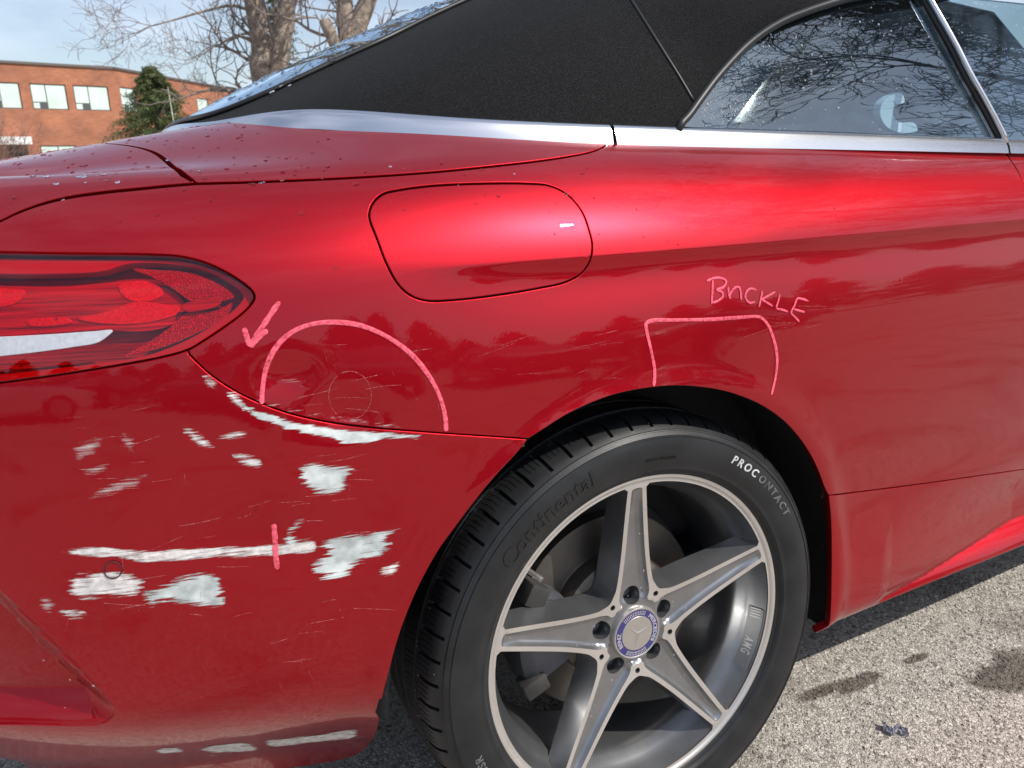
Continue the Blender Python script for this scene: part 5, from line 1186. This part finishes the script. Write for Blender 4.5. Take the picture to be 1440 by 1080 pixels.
# ================================================================ the car park on the camera's side: it shows in the paint and the glass
def sector(az, dist): return np.array([math.sin(R(az))*dist, -math.cos(R(az))*dist, 0.])   # az from -y towards +x
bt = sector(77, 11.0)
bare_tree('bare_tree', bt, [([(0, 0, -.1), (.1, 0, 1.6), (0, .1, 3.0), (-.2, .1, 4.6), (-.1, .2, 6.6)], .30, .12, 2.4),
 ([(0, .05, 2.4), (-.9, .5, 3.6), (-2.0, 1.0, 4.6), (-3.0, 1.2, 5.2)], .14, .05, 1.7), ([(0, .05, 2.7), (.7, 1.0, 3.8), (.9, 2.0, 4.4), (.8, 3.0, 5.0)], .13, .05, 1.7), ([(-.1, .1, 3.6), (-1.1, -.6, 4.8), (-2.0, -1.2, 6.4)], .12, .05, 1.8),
 ([(-.1, .1, 3.8), (-1.2, 1.2, 5.4), (-1.9, 2.0, 7.2)], .12, .05, 1.8), ([(0, 0, 2.2), (-1.2, .2, 2.9), (-2.4, .5, 3.3), (-3.2, .9, 3.6)], .11, .04, 1.5)], 'spreading bare tree on the open side of the car park, mirrored in the side window', 31, 5, (2, 4), .0, .009, twig=mat('darkened_twigs', (.035, .028, .025), .8))  # twig colour darkened so the window mirrors dark branches
rt = np.random.default_rng(12); proto = None; k = 0
for az in np.arange(-78, 104, 5.5):
    d = rt.uniform(27, 38); h = rt.uniform(.7, 1.25)*(1.0 if az < 40 else 1.15); p = sector(az+rt.uniform(-1.5, 1.5), d)
    if proto is None:
        proto = conifer('cedar', p, 4.6, 3.9, 'dark bushy cedar in the row along the far edge of the car park', 17, NEEDLE, 7000, ([0, .2, .5, .8, 1], [.95, 1, .85, .5, .08]), 'cedars along the far edge of the car park', .30); o = proto
    else:
        o = proto.copy(); COL.objects.link(o)
        for ch in proto.children: c = ch.copy(); COL.objects.link(c); c.parent = o
        o.location = tuple(p)
    o.scale = (rt.uniform(.9, 1.3), rt.uniform(.9, 1.3), h); o.rotation_euler = (0, 0, rt.uniform(0, 6.28))
# plain parked cars
CGL = mat('parked_car_glass', (.02, .025, .03), .06, 0, .8); CTY = mat('parked_tyre', (.02, .02, .02), .8); CRI = mat('parked_rim', (.45, .45, .46), .35, .8); CLA = mat('parked_lamp', (.55, .10, .08), .2, 0, .5, .6); CHL = mat('parked_headlamp', (.75, .77, .8), .12, .3, .6, .6)
def parked_car(loc, rz, m, label, H=1.46):
    root = empty('parked_car', tuple(loc)); root.rotation_euler = (0, 0, rz); tag(root, label, 'car', 'cars parked round the lot')
    st = [(-2.25, .62, .42, .70, .70, .55), (-2.18, .80, .30, .88, .90, .70), (-1.75, .89, .24, .98, 1.02, .78), (-1.55, .90, .22, .99, 1.05, .74), (-.95, .91, .20, .98, H-.06, .60), (-.2, .91, .19, .96, H, .60), (.35, .91, .19, .94, H-.04, .60), (1.05, .90, .20, .92, .95, .70), (1.75, .87, .22, .84, .86, .68), (2.15, .76, .28, .72, .73, .56), (2.28, .58, .40, .58, .58, .44)]
    rows = lambda x, w, zb, zt, zr, wr: [(x, w*.88, zb), (x, w*.99, zb+.10), (x, w, zb+(zt-zb)*.55), (x, w*.96, zt), (x, wr*1.02, zt+(zr-zt)*.93), (x, wr*.8, zr)]
    V = []
    for s in st: h_ = rows(*s); V += h_+[(x, -y, z) for x, y, z in reversed(h_)]
    n = 12; Fc = []; M = []
    for i in range(len(st)-1):
        for j in range(n-1):
            Fc.append((i*n+j, (i+1)*n+j, (i+1)*n+j+1, i*n+j+1)); gl = (j in (3, 7) and 3 <= i <= 6) or (j in (4, 5, 6) and i in (3, 6)); M.append(1 if gl else 0)
        Fc.append((i*n+n-1, (i+1)*n+n-1, (i+1)*n, i*n)); M.append(0)
    Fc += [tuple(reversed(range(n))), tuple(range((len(st)-1)*n, len(st)*n))]; M += [0, 0]
    me = bpy.data.meshes.new('body'); me.from_pydata(V, [], Fc); o = link('body', me, [m, CGL], root); me.polygons.foreach_set('material_index', np.array(M)); me.set_sharp_from_angle(angle=R(32))
    for x in (-1.38, 1.40):
        for y in (-.84, .84):
            s = 1 if y > 0 else -1; q = [(.0, .10), (.20, .10), (.22, .095), (.315, .085), (.325, .05), (.325, -.10), (0, -.10)]; nn = 28
            V = [(x+r_*math.cos(6.2832*i/nn), y+s*d_*.9, .325+r_*math.sin(6.2832*i/nn)) for r_, d_ in q for i in range(nn)]; Fw = [(j*nn+i, j*nn+(i+1) % nn, (j+1)*nn+(i+1) % nn, (j+1)*nn+i) for j in range(len(q)-1) for i in range(nn)]
            me = bpy.data.meshes.new('wheel'); me.from_pydata(V, [], Fw); w = link('wheel', me, [CTY, CRI], root); me.polygons.foreach_set('material_index', np.array([1 if f < nn*2 else 0 for f in range(len(Fw))])); me.set_sharp_from_angle(angle=R(40))
    for y in (-.62, .62):
        bm = bmesh.new(); bm_box(bm, (-2.22, y-.16, .72), (-2.08, y+.16, .86), .02); bm_obj('tail_light', bm, CLA, root, sharp=40); bm = bmesh.new(); bm_box(bm, (2.06, y-.17, .58), (2.22, y+.17, .68), .02); bm_obj('headlight', bm, CHL, root, sharp=40)
    return root
CP = lambda n, c: mat(n, c, .3, .3, .5, 1.0, .02)
pr = atdist(2, 219, 17)*[1, 1, 0]
parked_car(pr+[-.9, .6, 0], R(8), CP('parked_red', (.45, .012, .015)), 'bright red parked car whose roof shows beyond the boot lid', 1.0+.985-.985+.42)
parked_car(sector(-58, 6.6), R(-62), CP('parked_white', (.74, .75, .76)), 'white parked car, unseen, added for its reflection in the red convertible')  # unseen car added only for its pale reflection in the bumper
for i, (nm, cc, lb) in enumerate([('parked_black', (.012, .012, .014), 'black'), ('parked_grey', (.05, .054, .062), 'dark grey'), ('parked_blue', (.012, .022, .06), 'navy blue'), ('parked_green', (.012, .035, .022), 'dark green'), ('parked_brown', (.05, .028, .018), 'brown'), ('parked_charcoal', (.025, .025, .027), 'charcoal')]):
    parked_car((-6.2+3.1*i, -9.6-.15*(i % 2), 0), R(90 if i % 3 else -90), CP(nm, cc), lb+' parked car added unseen across the lane to darken the paint reflections')  # unseen dark cars added to darken the band reflected in the flank

_suv = parked_car((3.7, 3.5, 0), R(180), CP('parked_slate', (.012, .015, .020)), 'tall slate-black parked car added beyond the red convertible to darken its side glass', 1.62); _suv.scale = (1.12, 1.0, 1.22)  # added dark car blocks the bright view through the far window
